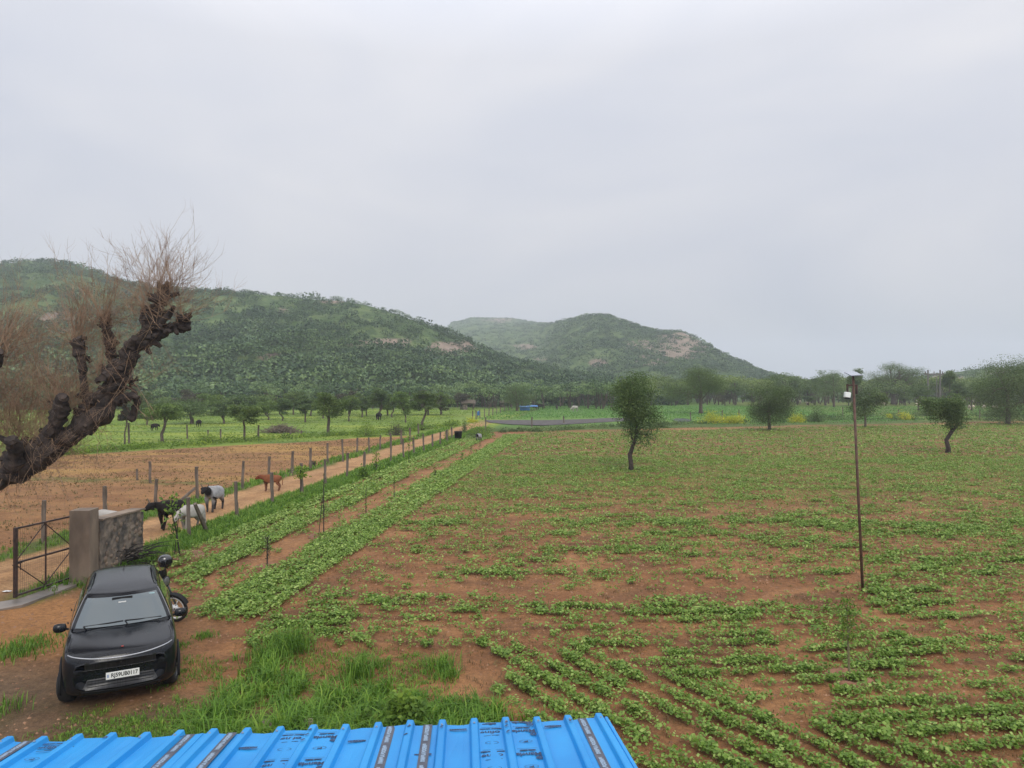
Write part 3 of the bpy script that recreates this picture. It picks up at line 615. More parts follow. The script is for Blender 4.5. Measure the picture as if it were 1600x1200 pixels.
px_tree(1232,636,578,50,628,214,'tall hazy tree rising behind the round-crowned tree', parts=[(1230,596,22,16),(1240,610,16,14),(1222,610,14,12)], nleaf=3800, nclump=34, ls=.34, tw=4, Y=185)
px_tree(1337,630,572,24,612,215,'dark tree top rising just behind the solar lamp panel', nleaf=2000, ls=.32, tw=3, Y=150)
px_tree(1290,634,577,44,612,216,'hazy tree behind the round tree left of the lamp pole', nleaf=2400, ls=.36, tw=3, Y=190)
px_tree(1262,634,588,26,622,217,'small hazy tree in the gap left of the round tree', nleaf=1500, ls=.36, tw=3, Y=200)
px_tree(1484,622,577,26,612,218,'round tree just right of the two-pole pylon', nleaf=2400, ls=.30, tw=3, Y=150)
px_tree(1496,626,594,30,622,219,'low rounded tree below and right of the two-pole pylon', nleaf=2200, ls=.30, tw=3, Y=140)
px_tree(1435,628,600,40,624,220,'low bushy tree between the old broad tree and the pylon', nleaf=1800, ls=.30, tw=3, Y=150)
px_tree(1518,630,598,34,627,221,'low dark tree at the left of the big bushy tree', nleaf=1800, ls=.30, tw=3, Y=150)
# pasture trees on the left
LT = [(253,692,628,60,668,'spindly grey tree with a forked dark trunk nearest the big bare tree','aca',6),
 (382,688,628,60,664,'thin flat-crowned tree left of the brush pile','aca',4),
 (513,680,607,58,658,'tall flat-crowned tree right of the brush pile','aca',6),
 (590,655,600,34,644,'narrow upright tree left of the short forked one','khe',4),
 (660,672,610,44,650,'dark fork-trunked tree nearest the track in the pasture','khe',5),
 (634,660,603,34,648,'tree with two thin trunks just left of the fork-trunked tree','aca',3),
 (300,662,622,80,655,'wide dark spreading tree at the back of the pasture','khe',7),
 (477,660,617,34,650,'small dark tree behind the brush pile','khe',3),
 (545,658,612,36,648,'leaning tree behind and left of the round bush','aca',3),
 (420,656,622,42,652,'low tree at the back of the pasture above the brush pile','aca',3),
 (442,658,620,30,650,'dark narrow tree at the back of the pasture','khe',3),
 (195,694,630,20,660,'thin pole-like tree beside the big bare tree','brn',3),
 (350,662,628,46,656,'broad low tree between the spreading tree and the brush pile','khe',4),
 (566,652,612,26,646,'small tree directly above the round bush','khe',3),
 (612,652,612,30,646,'small thin tree between the narrow and the two-trunked tree','aca',3),
 (690,648,613,36,644,'low dark tree at the far end of the pasture near the hut','brn',3),
 (505,654,618,26,648,'small tree behind the tall flat-crowned tree','khe',3),
 (230,664,630,40,658,'low dark tree behind the spindly grey tree','khe',3),
 (720,640,612,30,636,'shady tree behind the hut','brn',3)]
for i,(a,b_,c_,d_,e_,lb,kd,tw) in enumerate(LT):
    px_tree(a,b_,c_,d_,e_,230+i,lb,kind=kd,nleaf=3200 if b_>664 else 2400,ls=.20 if b_>664 else .26,tw=tw,umb=(i%3==0),trunkbend=random.uniform(-7,7),nclump=30,group='trees of the left pasture',flat=.45)
# a row of further trees in front of the woodland, one tree each
P3 = []
proto = [px_tree(300+60*i,646,[612,618,615,609][i],[44,36,54,38][i],[640,638,640,636][i],300+i,None,kind=['aca','khe','khe','brn'][i],nleaf=1700,ls=.36,tw=3,umb=True,nclump=26,flat=.45) for i in range(4)]
rowpx = [(x+random.uniform(-7,7), 645-random.uniform(0,3)+(x<700)*5) for x in list(range(215,700,30))] + [(x+random.uniform(-6,6), 634-random.uniform(0,1.5)) for x in (760,784,842,950,1020,1048,1128,1175,1262,1322,1372,1412,1458,1540)]
for i,(x,y) in enumerate(rowpx):
    o = proto[i] if i < 4 else copy_tree(proto[i % 4])
    X,Y,_ = G(x,y); Y = min(Y,190); X = (x-800)/F*Y; o.location = (X,Y,0); o.rotation_euler.z = random.uniform(0,6.28); s_ = random.uniform(.8,1.25); o.scale = (s_,s_,s_*random.uniform(.9,1.15))
    side = 'pasture' if x < 700 else 'green field'; k_ = i if x < 700 else i-17
    tag(o, '%s tree from the left in the row before the woodland behind the %s' % (nth(k_), side), 'tree', 'trees before the woodland')
# ---------------------------------------------------------------- bushes as things
def bush(px, base, wpx, hpx, seed, label, mat=None, name='bush', n=1400, cat_='bush', group=None, ls=None):
    X,Y,z = G0(px,base); m = Y/F; W = wpx*m; H = hpx*m; g = np.random.default_rng(seed)
    root = empty(name,(X,Y,z),0,label,cat_,group)
    nc = 16; d = unit(g.normal(size=(nc,3))); d[:,2] = np.abs(d[:,2]); C = d*g.uniform(.3,1,(nc,1))*np.array([W*.42,W*.3,H*.75])
    tb = MB()
    for q in C: tb.tube([(q[0]*.08,q[1]*.08,-.05),(q[0]*.5,q[1]*.5,q[2]*.6),tuple(q)],[.03,.02,.008],4,cap=False)
    tb.build('stem', m_bark, root)
    per = n//nc; off = g.normal(size=(nc*per,3))*np.array([W*.12,W*.12,H*.16]); c = np.repeat(C,per,0)+off; c[:,2] = np.maximum(c[:,2],.03)
    v,f,t_ = leaves(c,(ls or max(.08,1.5*m))*g.uniform(.7,1.3,len(c)),np.clip(np.repeat(g.uniform(0,.7,nc),per)*.8+g.uniform(0,.4,len(c)),0,1),upness=.6,aspect=1.7)
    np_mesh('foliage',v,f,mat or L_khe,parent=root,attrs={'tint':t_}); return root
bush(325,692,40,22,401,'round green bush at the ploughed field edge, left of the thin flat-crowned tree',L_past)
bush(572,682,46,33,402,'big round bush between the tall flat-crowned tree and the fence posts',L_past,n=2200)
bush(618,680,36,28,403,'greyish scrubby bush right of the big round bush',L_brn)
bush(645,668,44,16,404,'low bush under the dark fork-trunked tree',L_past)
bush(750,684,60,30,405,'sprawling green shrub at the far end of the fence behind the pale calf',L_past,n=2600)
bush(1030,668,42,28,406,'dark low shrub just right of the curved dark-trunked tree',L_khe,n=2000)
bush(1273,659,34,30,407,'dark upright shrub right of the far yellow shrub',L_khe,n=2200)
bush(1450,650,36,18,408,'green shrub behind the small lopsided tree',L_khe)
bush(1545,652,30,12,409,'small dark shrub beside the fence post on the right',L_khe)
bush(1112,661,44,24,411,'yellow-blossoming shrub in the middle of the far field edge, left of two',L_yel,'flowering_shrub',2400,'flowering shrub','yellow-blossoming shrubs')
bush(1150,661,44,22,412,'yellow-blossoming shrub before the short posts, right of the first yellow one',L_yel,'flowering_shrub',2400,'flowering shrub','yellow-blossoming shrubs')
bush(1243,660,32,20,413,'yellow-blossoming shrub right of the dense round-crowned tree',L_yel,'flowering_shrub',1800,'flowering shrub','yellow-blossoming shrubs')
bush(1390,654,14,10,414,'tiny yellow shrub nearest the lamp pole at the far field edge',L_yel,'flowering_shrub',400,'flowering shrub','yellow-blossoming shrubs')
bush(1412,656,24,18,415,'sparse yellow shrub left of the small lopsided tree',L_yel,'flowering_shrub',900,'flowering shrub','yellow-blossoming shrubs')
bush(738,660,20,13,416,'yellow-blossoming shrub near the blue tank',L_yel,'flowering_shrub',900,'flowering shrub','yellow-blossoming shrubs')
bush(567,748,20,30,417,'bright green shrub against the fence at the track',L_sap,n=900,ls=.11)
bush(725,678,14,30,418,'dark climbing shrub on the last fence posts',L_khe,n=900)
bush(699,690,12,26,419,'leafy sapling bush at the end of the near fence',L_past,n=700)
bush(630,1140,70,66,420,'yellow-green drooping shrub in the tall grass at the roof edge',L_sap,n=3000,ls=.09,name='shrub')
bush(575,1145,46,36,421,'smaller yellow-green shrub left of the drooping one at the roof edge',L_sap,n=1400,ls=.08,name='shrub')
bush(453,800,16,20,422,'small wispy weed bush at the foot of the fence by the brown cow',L_past,n=350,ls=.07)
bush(487,728,14,10,423,'purplish dry bush on the far side of the track, nearer of two',L_brn,n=350,ls=.08)
bush(420,748,14,12,424,'purplish dry bush at the track edge behind the brown cow',L_brn,n=350,ls=.08)
bush(588,733,16,10,425,'purplish dry bush beside the near fence',L_brn,n=350,ls=.08)
# ---------------------------------------------------------------- pollarded bare tree on the left
def pollard():
    Yt = 14.0
    root = empty('pollarded_tree', (-13.0, Yt, 0), 0, 'big leafless pollarded tree with black knobbly limbs and reddish twigs at the left edge', 'tree')
    def w(x, y, dy=0): p = P(x, y, Yt+dy); return Vector((p[0]+13.0, p[1]-Yt, p[2]))
    limbs = [([(-215,1010),(-190,930),(-130,830),(-45,765),(20,733),(75,702),(122,674),(160,642),(183,592),(195,565)],[50,40,34,32,29,26,22,19,18,17],0,0),
      ([(195,565),(213,540),(235,515),(243,490),(250,468),(264,444)],[20,14,14,11,8,4],0,0),
      ([(138,660),(135,622),(130,590),(127,565),(121,540),(121,528)],[8,7,7,8,11,7],0,-.3),
      ([(180,600),(176,565),(172,535),(166,512),(158,492)],[10,9,9,7,3],0,.3),
      ([(215,542),(243,528),(266,514),(282,503),(293,490)],[11,10,8,5,3],0,.1),
      ([(268,512),(282,510),(296,513)],[5,4,2],.1,.3),
      ([(190,588),(174,585),(160,590)],[14,13,8],0,-.4),
      ([(128,672),(126,645),(140,628),(165,612),(185,600)],[12,9,9,10,8],0,-.2),
      ([(60,705),(85,668),(95,640),(98,618)],[18,13,15,8],0,-.6),
      ([(20,730),(25,700),(16,685)],[20,13,9],-.2,-.8),
      ([(-45,765),(-60,690),(-40,610),(-10,570),(-2,548)],[24,18,15,12,7],0,-1.2),
      ([(-130,830),(-190,700),(-230,560),(-240,470)],[26,20,14,6],0,.6),
      ([(240,512),(262,495),(272,478)],[8,6,3],0,-.2), ([(232,520),(222,500),(224,478)],[7,6,3],0,.1),
      ([(195,560),(202,540),(210,528)],[10,9,6],0,-.3),([(205,655),(215,630),(208,610)],[8,6,4],.2,0),([(185,625),(205,618),(216,622)],[10,7,4],0,-.2)]
    k = Yt/F; b = MB(); heads = []
    for pts, rad, d0, d1 in limbs:
        n = len(pts)
        rad = [q*.78 for q in rad]; V = [w(p[0],p[1],d0+(d1-d0)*i/(n-1)) for i,p in enumerate(pts)]
        # subdivide for knobbly bark
        VV=[];RR=[]
        for i in range(n-1):
            for q in range(7):
                t=q/7; VV.append(V[i].lerp(V[i+1],t)+Vector([random.gauss(0,.2)*rad[i]*k*.4 for _ in range(3)])); RR.append((rad[i]*(1-t)+rad[i+1]*t)*k*random.uniform(.8,1.22))
        VV.append(V[-1]); RR.append(rad[-1]*k)
        b.tube(VV, RR, 14, jit=.16)
    # stubs and burrs
    stub_at = [((250,470),26,1),((245,495),20,1),((235,515),18,.8),((285,500),14,1),((121,538),12,1),((165,515),12,.8),((172,540),10,.6),((162,588),12,.6),((195,565),16,.5),((205,600),12,.5),((98,630),14,.6),((150,640),14,.4),((120,672),14,.3),((20,700),14,.4),((-2,560),12,1),((185,600),18,.5)]
    for (sx,sy),r_,up in stub_at:
        c = w(sx,sy,0)
        for _ in range(10):
            a = random.uniform(0,6.28); d = Vector((math.cos(a), random.uniform(-.7,.7), math.sin(a)+up)).normalized(); L_ = random.uniform(.5,1.1)*r_*k
            o_ = c+d*L_*.25; b.tube([o_, o_+d*L_*.6, o_+d*L_+Vector((random.gauss(0,.03),0,random.gauss(0,.03)))],[r_*k*.20,r_*k*.15,r_*k*.11],7,jit=.12)
    for pts, rad, d0, d1 in limbs[:10]:
        for _ in range(15):
            i = random.randrange(len(pts)-1); t_ = random.random(); r_ = (rad[i]*(1-t_)+rad[i+1]*t_)*k*.86; c = w(pts[i][0]*(1-t_)+pts[i+1][0]*t_, pts[i][1]*(1-t_)+pts[i+1][1]*t_, d0+(d1-d0)*i/len(pts))
            d = Vector((random.gauss(0,1),random.gauss(0,1),random.gauss(0,1)+.2)).normalized(); L_ = random.uniform(.05,.15); q = c+d*r_*.75
            b.tube([q,q+d*L_*.6,q+d*L_+Vector((random.gauss(0,.03),0,random.gauss(0,.04)))],[random.uniform(.045,.08),.05,.035],6,jit=.12)
    b.build('trunk', m_barkd, root)
    # twigs
    v=[];f=[]
    def tw(p, d, L_, r0, dep):
        n = 5; pts=[p]; dd = d.copy()
        for i in range(n):
            dd = (dd+Vector((random.gauss(0,.14),random.gauss(0,.12),random.gauss(0,.12)+.05))).normalized(); pts.append(pts[-1]+dd*L_/n)
        base=len(v)
        for i,q in enumerate(pts):
            rr = r0*(1-.75*i/n)
            for a in (0,2.09,4.19): v.append((q.x+rr*math.cos(a), q.y+rr*math.sin(a), q.z+rr*.6*math.cos(a+1)))
        for i in range(n):
            for j in range(3): f.append((base+i*3+j, base+i*3+(j+1)%3, base+(i+1)*3+(j+1)%3, base+(i+1)*3+j))
        if dep>0:
            for _ in range(random.randint(2,4)):
                i = random.randint(1,n-1); a_ = Vector((random.gauss(0,.45),random.gauss(0,.45),random.gauss(0,.35))); tw(pts[i],(dd+a_).normalized(),L_*random.uniform(.3,.6),r0*.6,dep-1)
    H = [((255,455),1.12,48,.9,22),((245,480),1.1,38,.7,24),((230,505),1.1,28,.5,20),((285,495),1.1,34,.6,12),((121,535),1.35,70,.8,14),((162,500),1.25,46,.8,10),((172,545),.9,20,.4,12),((165,588),.9,26,.2,14),((195,600),1.0,34,.1,20),((98,630),1.35,85,.6,26),((60,690),1.2,75,.5,34),((20,700),1.3,75,.6,30),((-5,560),1.6,85,.8,22),((-30,640),1.5,95,.6,44),((40,640),1.3,60,.6,44),((140,650),.9,40,.3,26),((-2,548),1.3,30,.6,10),((30,720),1.1,50,.2,40),((100,700),.7,36,0,30),((-235,480),1.5,50,.8,16)]
    for (sx,sy),L_,n_,up,sp in H:
        for _ in range(int(n_*1.25)):
            a = random.uniform(-.05,1.05)*math.pi if up>.55 else random.gauss(math.pi/2,1.5); d = Vector((math.cos(a)*1.1, random.uniform(-.7,.7), math.sin(a)+up*.12)).normalized()
            p = w(sx+random.gauss(0,sp*.5), sy+random.gauss(0,sp*.5), random.uniform(-.25,.25)); tw(p, d, L_*random.uniform(.4,1.25), .0056, 2)
    # long weeping twigs below the trunk
    for _ in range(60):
        p = w(random.uniform(-40,180), random.uniform(690,740), random.uniform(-.3,.3)); tw(p, Vector((random.gauss(0,.6),random.gauss(0,.4),-random.uniform(.2,.9))).normalized(), random.uniform(.3,.9), .004, 1)
    m_tw = M('reddish twig', (.19,.11,.07), .8, (.36,.24,.15), 3)
    np_mesh('twigs', np.array(v), np.array(f), m_tw, parent=root)
pollard()
# ================================================================ BLUE ROOF
m_blue = M('blue coated sheet', (.008,.235,.60), .42, (.018,.31,.70), 1.2, bump=.12, bscale=5, rough2=.45)
m_dkb = M('dark strip', (.055,.06,.085), .5, (.09,.095,.12), 12)
m_ink = M('dark blue ink', (.012,.035,.10), .5); m_ink2 = M('pale grey ink', (.25,.34,.45), .5)
RA = (-.068, 1.0, -.125)                                # down-slope direction of the ribs
ex = P(935, 1122, 5.25); ey = P(0, 1160, 4.92)
E0 = Vector(ex); E1 = Vector(ey); ed = (E1-E0); edl = ed.length; ed.normalize(); dn = Vector(RA).normalized()
nrm = dn.cross(ed).normalized()
if nrm.z < 0: nrm = -nrm
PITCH = edl/18.3
roof = empty('sheet_roof', tuple(E0), 0, 'bright blue ribbed metal sheet roof with printed protective film in the foreground', 'roof')
def RP(u, t, h=0):
    """point on the roof: u ribs to the left of the right-hand rib, t metres up-slope from the eave, h above the pan"""
    p = E0 + ed*(u*PITCH) - dn*t + nrm*h; return p-E0
RH = .038
def ribprof(u0, u1):
    pts = []
    def hh(u):
        d=abs((u+.5)%1-.5); return float(np.interp(d,[0,.07,.10,.15,.17],[RH,RH,RH*.9,.002,0]))
    for k in range(int(math.floor(u0))-1, int(math.ceil(u1))+2):
        for du, h in ((-.5,0),(-.17,0),(-.15,.002),(-.10,RH*.9),(-.07,RH),(.07,RH),(.10,RH*.9),(.15,.002),(.17,0)):
            q = k+du
            if u0+1e-4 < q < u1-1e-4: pts.append((q, h))
    return [(u0,hh(u0))]+pts+[(u1,hh(u1))]
sheets = [(-.19, 4.45), (4.35, 8.42), (8.32, 12.42), (12.32, 16.42), (16.32, 22.3)]
for i,(a,b_) in enumerate(sheets):
    b = MB(); pr = ribprof(a, b_); rows = []
    off = .003*(i % 2)
    sag = lambda u,t: .006*math.sin(u*2.1+1)+.004*math.sin(u*5.3+t*3)
    for t_ in (0, .05, .3, .7, 1.2, 2.0, 3.2, 4.2): rows.append([RP(u, t_+(.004*math.sin(u*9)), h+off+sag(u,t_)*(1 if h<.01 else .6)) for u,h in pr])
    b.grid(rows); o = b.build('roof_sheet', m_blue, roof, smooth=False)
    so_ = o.modifiers.new('thickness', 'SOLIDIFY'); so_.thickness = .0012; so_.offset = -1
# rolled edge flashing at the right end
b = MB(); b.grid([[RP(u,t_,h) for u,h in ((-.19,.003),(-.20,.012),(-.26,.014),(-.29,.012),(-.30,.0),(-.30,-.08))] for t_ in (0,1,2,4.2)]); b.build('edge_flashing', m_blue, roof)
def rtext(body, u, t, size, mat, ang, name='printing', h=.0068, boldx=.004, sx=1.0):
    cu = bpy.data.curves.new('t', 'FONT'); cu.body = body; cu.size = size; cu.align_x = 'CENTER'; cu.align_y = 'CENTER'; cu.offset = boldx
    tmp = bpy.data.objects.new('t', cu); COL.objects.link(tmp); dg = bpy.context.evaluated_depsgraph_get(); dg.update()
    me = bpy.data.meshes.new_from_object(tmp.evaluated_get(dg)); bpy.data.objects.remove(tmp); bpy.data.curves.remove(cu)
    ca, sa = math.cos(ang), math.sin(ang); vs = []
    for v in me.vertices:
        x, y = v.co.x*sx, v.co.y; x, y = x*ca-y*sa, x*sa+y*ca
        # local x runs towards the right along the eave, local y up-slope... the film is laid so that it reads from the far side
        p = RP(u, t, h) - ed*x - dn*(-1)*0 + dn*y
        vs.append(p)
    for v, p in zip(me.vertices, vs): v.co = p
    me.materials.clear(); me.name = name; return me
def add_print(items, name, mat):
    V=[];Fs=[]
    for me in items:
        b0=len(V); V += [tuple(v.co) for v in me.vertices]; Fs += [tuple(b0+i for i in p.vertices) for p in me.polygons]; bpy.data.meshes.remove(me)
    me = bpy.data.meshes.new(name); me.from_pydata(V,[],Fs); return link(name, me, mat, roof)
def line(u0,t0,u1,t1,w_,h=.007):
    a = RP(u0,t0,h); c = RP(u1,t1,h); d = (c-a).normalized(); s = d.cross(nrm).normalized()*w_*.5
    me = bpy.data.meshes.new('l'); me.from_pydata([a-s,a+s,c+s,c-s],[],[(0,1,2,3)]); return me
def ring(u,t,ru,rv,wd,h=.0072,fill=False):
    n=24; vs=[];fs=[]
    for j in range(n):
        a=2*math.pi*j/n
        vs.append(RP(u,t,h)+ed*math.cos(a)*ru+dn*math.sin(a)*rv); vs.append(RP(u,t,h)+ed*math.cos(a)*(ru-wd)+dn*math.sin(a)*(rv-wd))
    if fill: fs=[tuple(range(0,2*n,2))]
    else: fs=[(2*j,2*j+1,(2*j+3)%(2*n),(2*j+2)%(2*n)) for j in range(n)]
    me=bpy.data.meshes.new('r'); me.from_pydata(vs,[],fs); return me
# text upright for someone standing beyond the eave: x to the left, y towards the viewer's side => rotate by 180 degrees
def T180(body,u,t,size,**k): return rtext(body,u,t,size,m_ink,math.pi,**k)
items=[]; pale=[]
def block(uc, t0, left='ofing', right='Mangla'):
    w_ = PITCH
    items.append(T180(left,uc+.52,t0,.075,boldx=.0022,sx=.95)); items.append(T180(right,uc-.50,t0,.075,boldx=.0022,sx=.8))
    items.append(ring(uc-.80,t0+.065,.028,.024,.009)); items.append(ring(uc-.80,t0+.065,.017,.015,.008)); items.append(line(uc+.25,t0+.058,uc+.72,t0+.072,.008)); items.append(line(uc+.3,t0+.066,uc+.52,t0+.055,.006))
    items.append(T180('COLOUR COATED',uc+.5,t0-.065,.018)); items.append(T180('STEEL SHEET',uc-.5,t0-.065,.018)); items.append(line(uc-.78,t0-.095,uc-.2,t0-.095,.0035)); items.append(line(uc+.2,t0-.095,uc+.78,t0-.095,.0035))
    for q in (-.5,.5): items.append(ring(uc+q,t0+.20,.045,.025,.0035)); items.append(T180('RS',uc+q,t0+.20,.024))
block(9.0,.16); block(9.0,.62); block(16.0,.14); block(3.0,.20); block(3.0,.02,'ofing','Mangla') if False else None; block(3.0,.62)
items += [T180('ofing',3.52,.035,.05), T180('Mangla',2.5,.03,.05), ring(2.25,.075,.026,.022,.010)]
items += [T180('ROOFING',u_,t_,.026) for u_,t_ in ((7.5,.26),(10.6,.30),(4.5,.12),(1.55,.13),(5.5,.55))]
items += [ring(u_,t_,.045,.02,.004) for u_,t_ in ((1.55,.13),(7.45,.26),(10.6,.3))]
for u_,t_ in ((6.0,.12),(6.05,.28),(12.7,.15),(5.0,.16),(1.0,.14),(15.0,.1),(9.0,.11),(9.0,.2),(9.03,.3),(3.0,.12),(3.02,.19),(3.0,.3)):
    items.append(line(u_-.045,t_,u_+.045,t_+.03,.014,h=RH+.012))
add_print(items,'printing',m_ink)
sp=[];st=[]
for u0 in (.55,5.45,6.60,11.45,12.70,17.45):
    b = MB(); b.grid([[RP(u0+du,t_,.0085) for du in (-.14,.14)] for t_ in (0,.3,1,2,4.2)]); sp.append(b)
    for j in range(7): st.append(rtext('MANGLA ROOFING',u0,.17+.36*j,.034,m_ink2,math.pi/2,h=.0105,sx=1.0))
for b in sp: b.build('film_strip', m_dkb, roof)
add_print(st,'strip_lettering',m_ink2)
b = MB()
for k in range(0,20):
    for t_ in (.10+.01*(k%3), 1.3):
        q = RP(k,t_,RH+.004); b.lathe([(.009,0),(.009,.003),(.005,.004),(.005,.008)],tuple(q),8)
b.build('screw', M('zinc screw',(.35,.40,.45),.35,metal=.8), roof)
b = MB(); 
for t_ in (.12,1.35,3.0): b.tube([RP(-.4,t_,-.045),RP(22,t_,-.045)],.03,4)
b.build('purlin', M('galvanised steel',(.3,.3,.31),.5,metal=.6), roof)
b = MB()
for u_ in (0,9,21):
    for t_ in (.12,3.0):
        q = RP(u_,t_,-.06); b.tube([q,(q.x,q.y,-E0.z-.1)],.035,6)
b.build('post', bpy.data.materials['galvanised steel'], roof)

# ================================================================ CAR
m_paint = M('black car paint', (.010,.011,.014), .12, (.005,.006,.008), 30, bump=.04, bscale=200, rough2=.20, spec=.36)
m_trim = M('black plastic trim', (.010,.010,.011), .6, bump=.1, bscale=60, spec=.2); m_tyre = M('tyre rubber', (.014,.014,.014), .8); m_gls = M('tinted windscreen glass', (.035,.058,.068), .04, spec=1.0, coat=1)
m_chr = M('bright chrome', (.7,.7,.72), .12, metal=1); m_lens = M('dark lamp lens', (.008,.008,.010), .25, spec=.3); m_led = M('light strip glass', (.42,.43,.46), .15); m_alloy = M('grey alloy', (.14,.14,.15), .35, metal=.7)
m_white = M('white plate', (.72,.72,.70), .5); m_blk = M('black lettering', (.008,.008,.008), .6); m_int = M('dark cabin', (.01,.01,.01), .9)
def car():
    th = R(28); C0 = (-6.84, 12.50, .02)
    root = empty('parked_car', C0, th, 'wet black compact SUV parked nose-on in front of the gate pillar', 'car'); root.scale = (.89, .955, .89)
    B = .905
    ST = [(-1.97,.70,.36,.78,.82),(-1.95,.80,.28,.86,.90),(-1.88,.875,.22,.92,.965),(-1.70,.905,.20,.955,1.005),(-1.35,.915,.20,.985,1.045),(-.95,.91,.20,1.01,1.075),(-.6,.91,.20,1.02,1.09),(0,.91,.20,1.03,1.10),(.7,.91,.20,1.04,1.10),(1.3,.91,.20,1.06,1.11),(1.7,.88,.22,1.06,1.10),(1.90,.83,.28,1.04,1.07),(1.97,.74,.36,.98,1.02)]
    def sec(y,w_,zb,zs,zc):
        hp = [(0,zb),(.8*w_,zb),(.97*w_,zb+.06),(w_,zb+.22),(1.005*w_,(zb+zs)/2+.05),(.985*w_,zs-.10),(.945*w_,zs-.015),(.85*w_,zs+.012),(.5*w_,zc-.005),(0,zc)]
        pts = []
        full = hp + [(-x,z) for x,z in hp[-2:0:-1]]
        for x,z in full:
            bow = .24*(abs(x)/B)**2.4*max(0,min(1,(-y-.8)/1.1)) - .20*(abs(x)/B)**2.4*max(0,min(1,(y-.9)/1.0))
            pts.append((x, y+bow, z))
        return pts
    rows = [sec(*s_) for s_ in ST]; n = len(rows[0]); b = MB(); vs = [p for r in rows for p in r]; fs = []
    for i in range(len(rows)-1):
        for j in range(n): fs.append((i*n+j,(i+1)*n+j,(i+1)*n+(j+1)%n,i*n+(j+1)%n))
    # nose and tail caps as grids of quads
    for base, flip in ((0,False),((len(rows)-1)*n,True)):
        h = n//2
        for j in range(h):
            q = (base+j, base+j+1, base+(n-j-1)%n, base+(n-j)%n)
            if len(set(q)) == 4 and j>0 and j<h-1: fs.append(q if flip else q[::-1])
        fs.append(((base+0,base+1,base+n-1) if flip else (base+n-1,base+1,base+0))); fs.append(((base+h-1,base+h,base+h+1) if flip else (base+h+1,base+h,base+h-1)))
    b.add(vs, fs); o = b.build('t', m_paint); s1 = o.modifiers.new('s','SUBSURF'); s1.levels = s1.render_levels = 2
    cuts = []
    for sx in (-1,1):
        for wy in (-1.22,1.28):
            cb = MB(); cb.tube([(sx*.60,wy,.335),(sx*1.1,wy,.335)],.385,28); cuts.append(cb.build('c', m_int))
    for c in cuts: m_ = o.modifiers.new('b','BOOLEAN'); m_.operation='DIFFERENCE'; m_.object = c; m_.solver='FAST'
    dg = bpy.context.evaluated_depsgraph_get(); dg.update(); me = bpy.data.meshes.new_from_object(o.evaluated_get(dg)); bpy.data.objects.remove(o)
    for c in cuts: bpy.data.objects.remove(c)
    body = link('body', me, None, root); me.materials.clear(); me.materials.append(m_paint); me.shade_smooth()
    from mathutils.bvhtree import BVHTree
    bvh = BVHTree.FromPolygons([v.co.copy() for v in me.vertices],[tuple(p.vertices) for p in me.polygons])
    def fy(x,z):
        h_ = bvh.ray_cast(Vector((x,-4,z)),Vector((0,1,0)))[0]; return h_.y if h_ is not None and h_.y < -1.2 else -1.975+.24*(abs(x)/B)**2.4
    # cabin
    Z  = [1.03,1.12,1.25,1.38,1.48,1.545,1.585,1.605]; YF = [-.93,-.85,-.74,-.63,-.54,-.42,-.18,.10]; YR = [1.90,1.88,1.85,1.81,1.77,1.71,1.58,1.30]; W = [.845,.82,.765,.705,.655,.61,.54,.42]
    def cab(k, u):  # outline at level k, u in 0..1 clockwise from front centre to rear centre (right half)
        yf=np.interp(k,Z,YF); yr=np.interp(k,Z,YR); w_=np.interp(k,Z,W)
        pts=[(0,yf),(.45,yf+.025),(.78,yf+.085),(.93,yf+.15),(.99,yf+.27),(1,yf+.6),(1,(yf+yr)/2),(.985,yr-.45),(.93,yr-.16),(.8,yr-.05),(.45,yr-.005),(0,yr)]
        us=[i/(len(pts)-1) for i in range(len(pts))]; return (np.interp(u,us,[p[0] for p in pts])*w_, np.interp(u,us,[p[1] for p in pts]))
    b = MB(); rows=[]; m_=34
    for z in sorted(set(Z+[float(q) for q in np.linspace(1.03,1.6,30)])):
        half=[cab(z,i/(m_-1)) for i in range(m_)]; rows.append([(x,y,z) for x,y in half]+[(-x,y,z) for x,y in half[-2:0:-1]])
    n=len(rows[0]); vs=[p for r in rows for p in r]; fs=[(i*n+j,i*n+(j+1)%n,(i+1)*n+(j+1)%n,(i+1)*n+j) for i in range(len(rows)-1) for j in range(n)]
    top=(len(rows)-1)*n; h=n//2
    vs.append((0,.5,1.612)); cidx=len(vs)-1
    for j in range(n): fs.append((top+j,top+(j+1)%n,cidx))
    b.add(vs,fs); cabo=b.build('cabin', m_paint, root, smooth=True)
    # windscreen: same surface pushed 8 mm out
    rows=[]
    for z in np.linspace(1.075,1.50,10):
        r=[]
        for u in np.linspace(-.265,.265,17):
            x,y=cab(z,abs(u)); r.append((math.copysign(x,u)*.985,y-.016,z+.008))
        rows.append(r)
    b=MB(); b.grid(rows); b.build('windscreen', m_gls, root, smooth=True)
    for sx in (-1,1):
        rows=[]
        for z in np.linspace(1.10,1.46,6): rows.append([(sx*(cab(z,u)[0]+.008),cab(z,u)[1],z) for u in np.linspace(.40,.72,12)])
        b=MB(); b.grid(rows if sx<0 else [r[::-1] for r in rows]); b.build('side_window', m_gls, root, smooth=True)
        # grey waist moulding and roof rail
        b=MB(); b.tube([(sx*.60,.0,1.585),(sx*.575,.1,1.615),(sx*.55,.6,1.625),(sx*.52,1.15,1.60),(sx*.54,1.25,1.56)],.014,6); b.build('roof_rail', m_trim, root, smooth=True)
        b=MB(); b.tube([(sx*(cab(z,.335)[0]+.004),cab(z,.335)[1]-.004,z) for z in np.linspace(1.06,1.53,7)],.012,6); b.build('pillar_trim', M('satin grey trim',(.16,.16,.17),.4) if sx<0 else bpy.data.materials['satin grey trim'], root, smooth=True)
        # mirror
        mr_=MB(); mr_.tube([(sx*.86,-.66,1.06),(sx*.93,-.67,1.075)],.022,6)
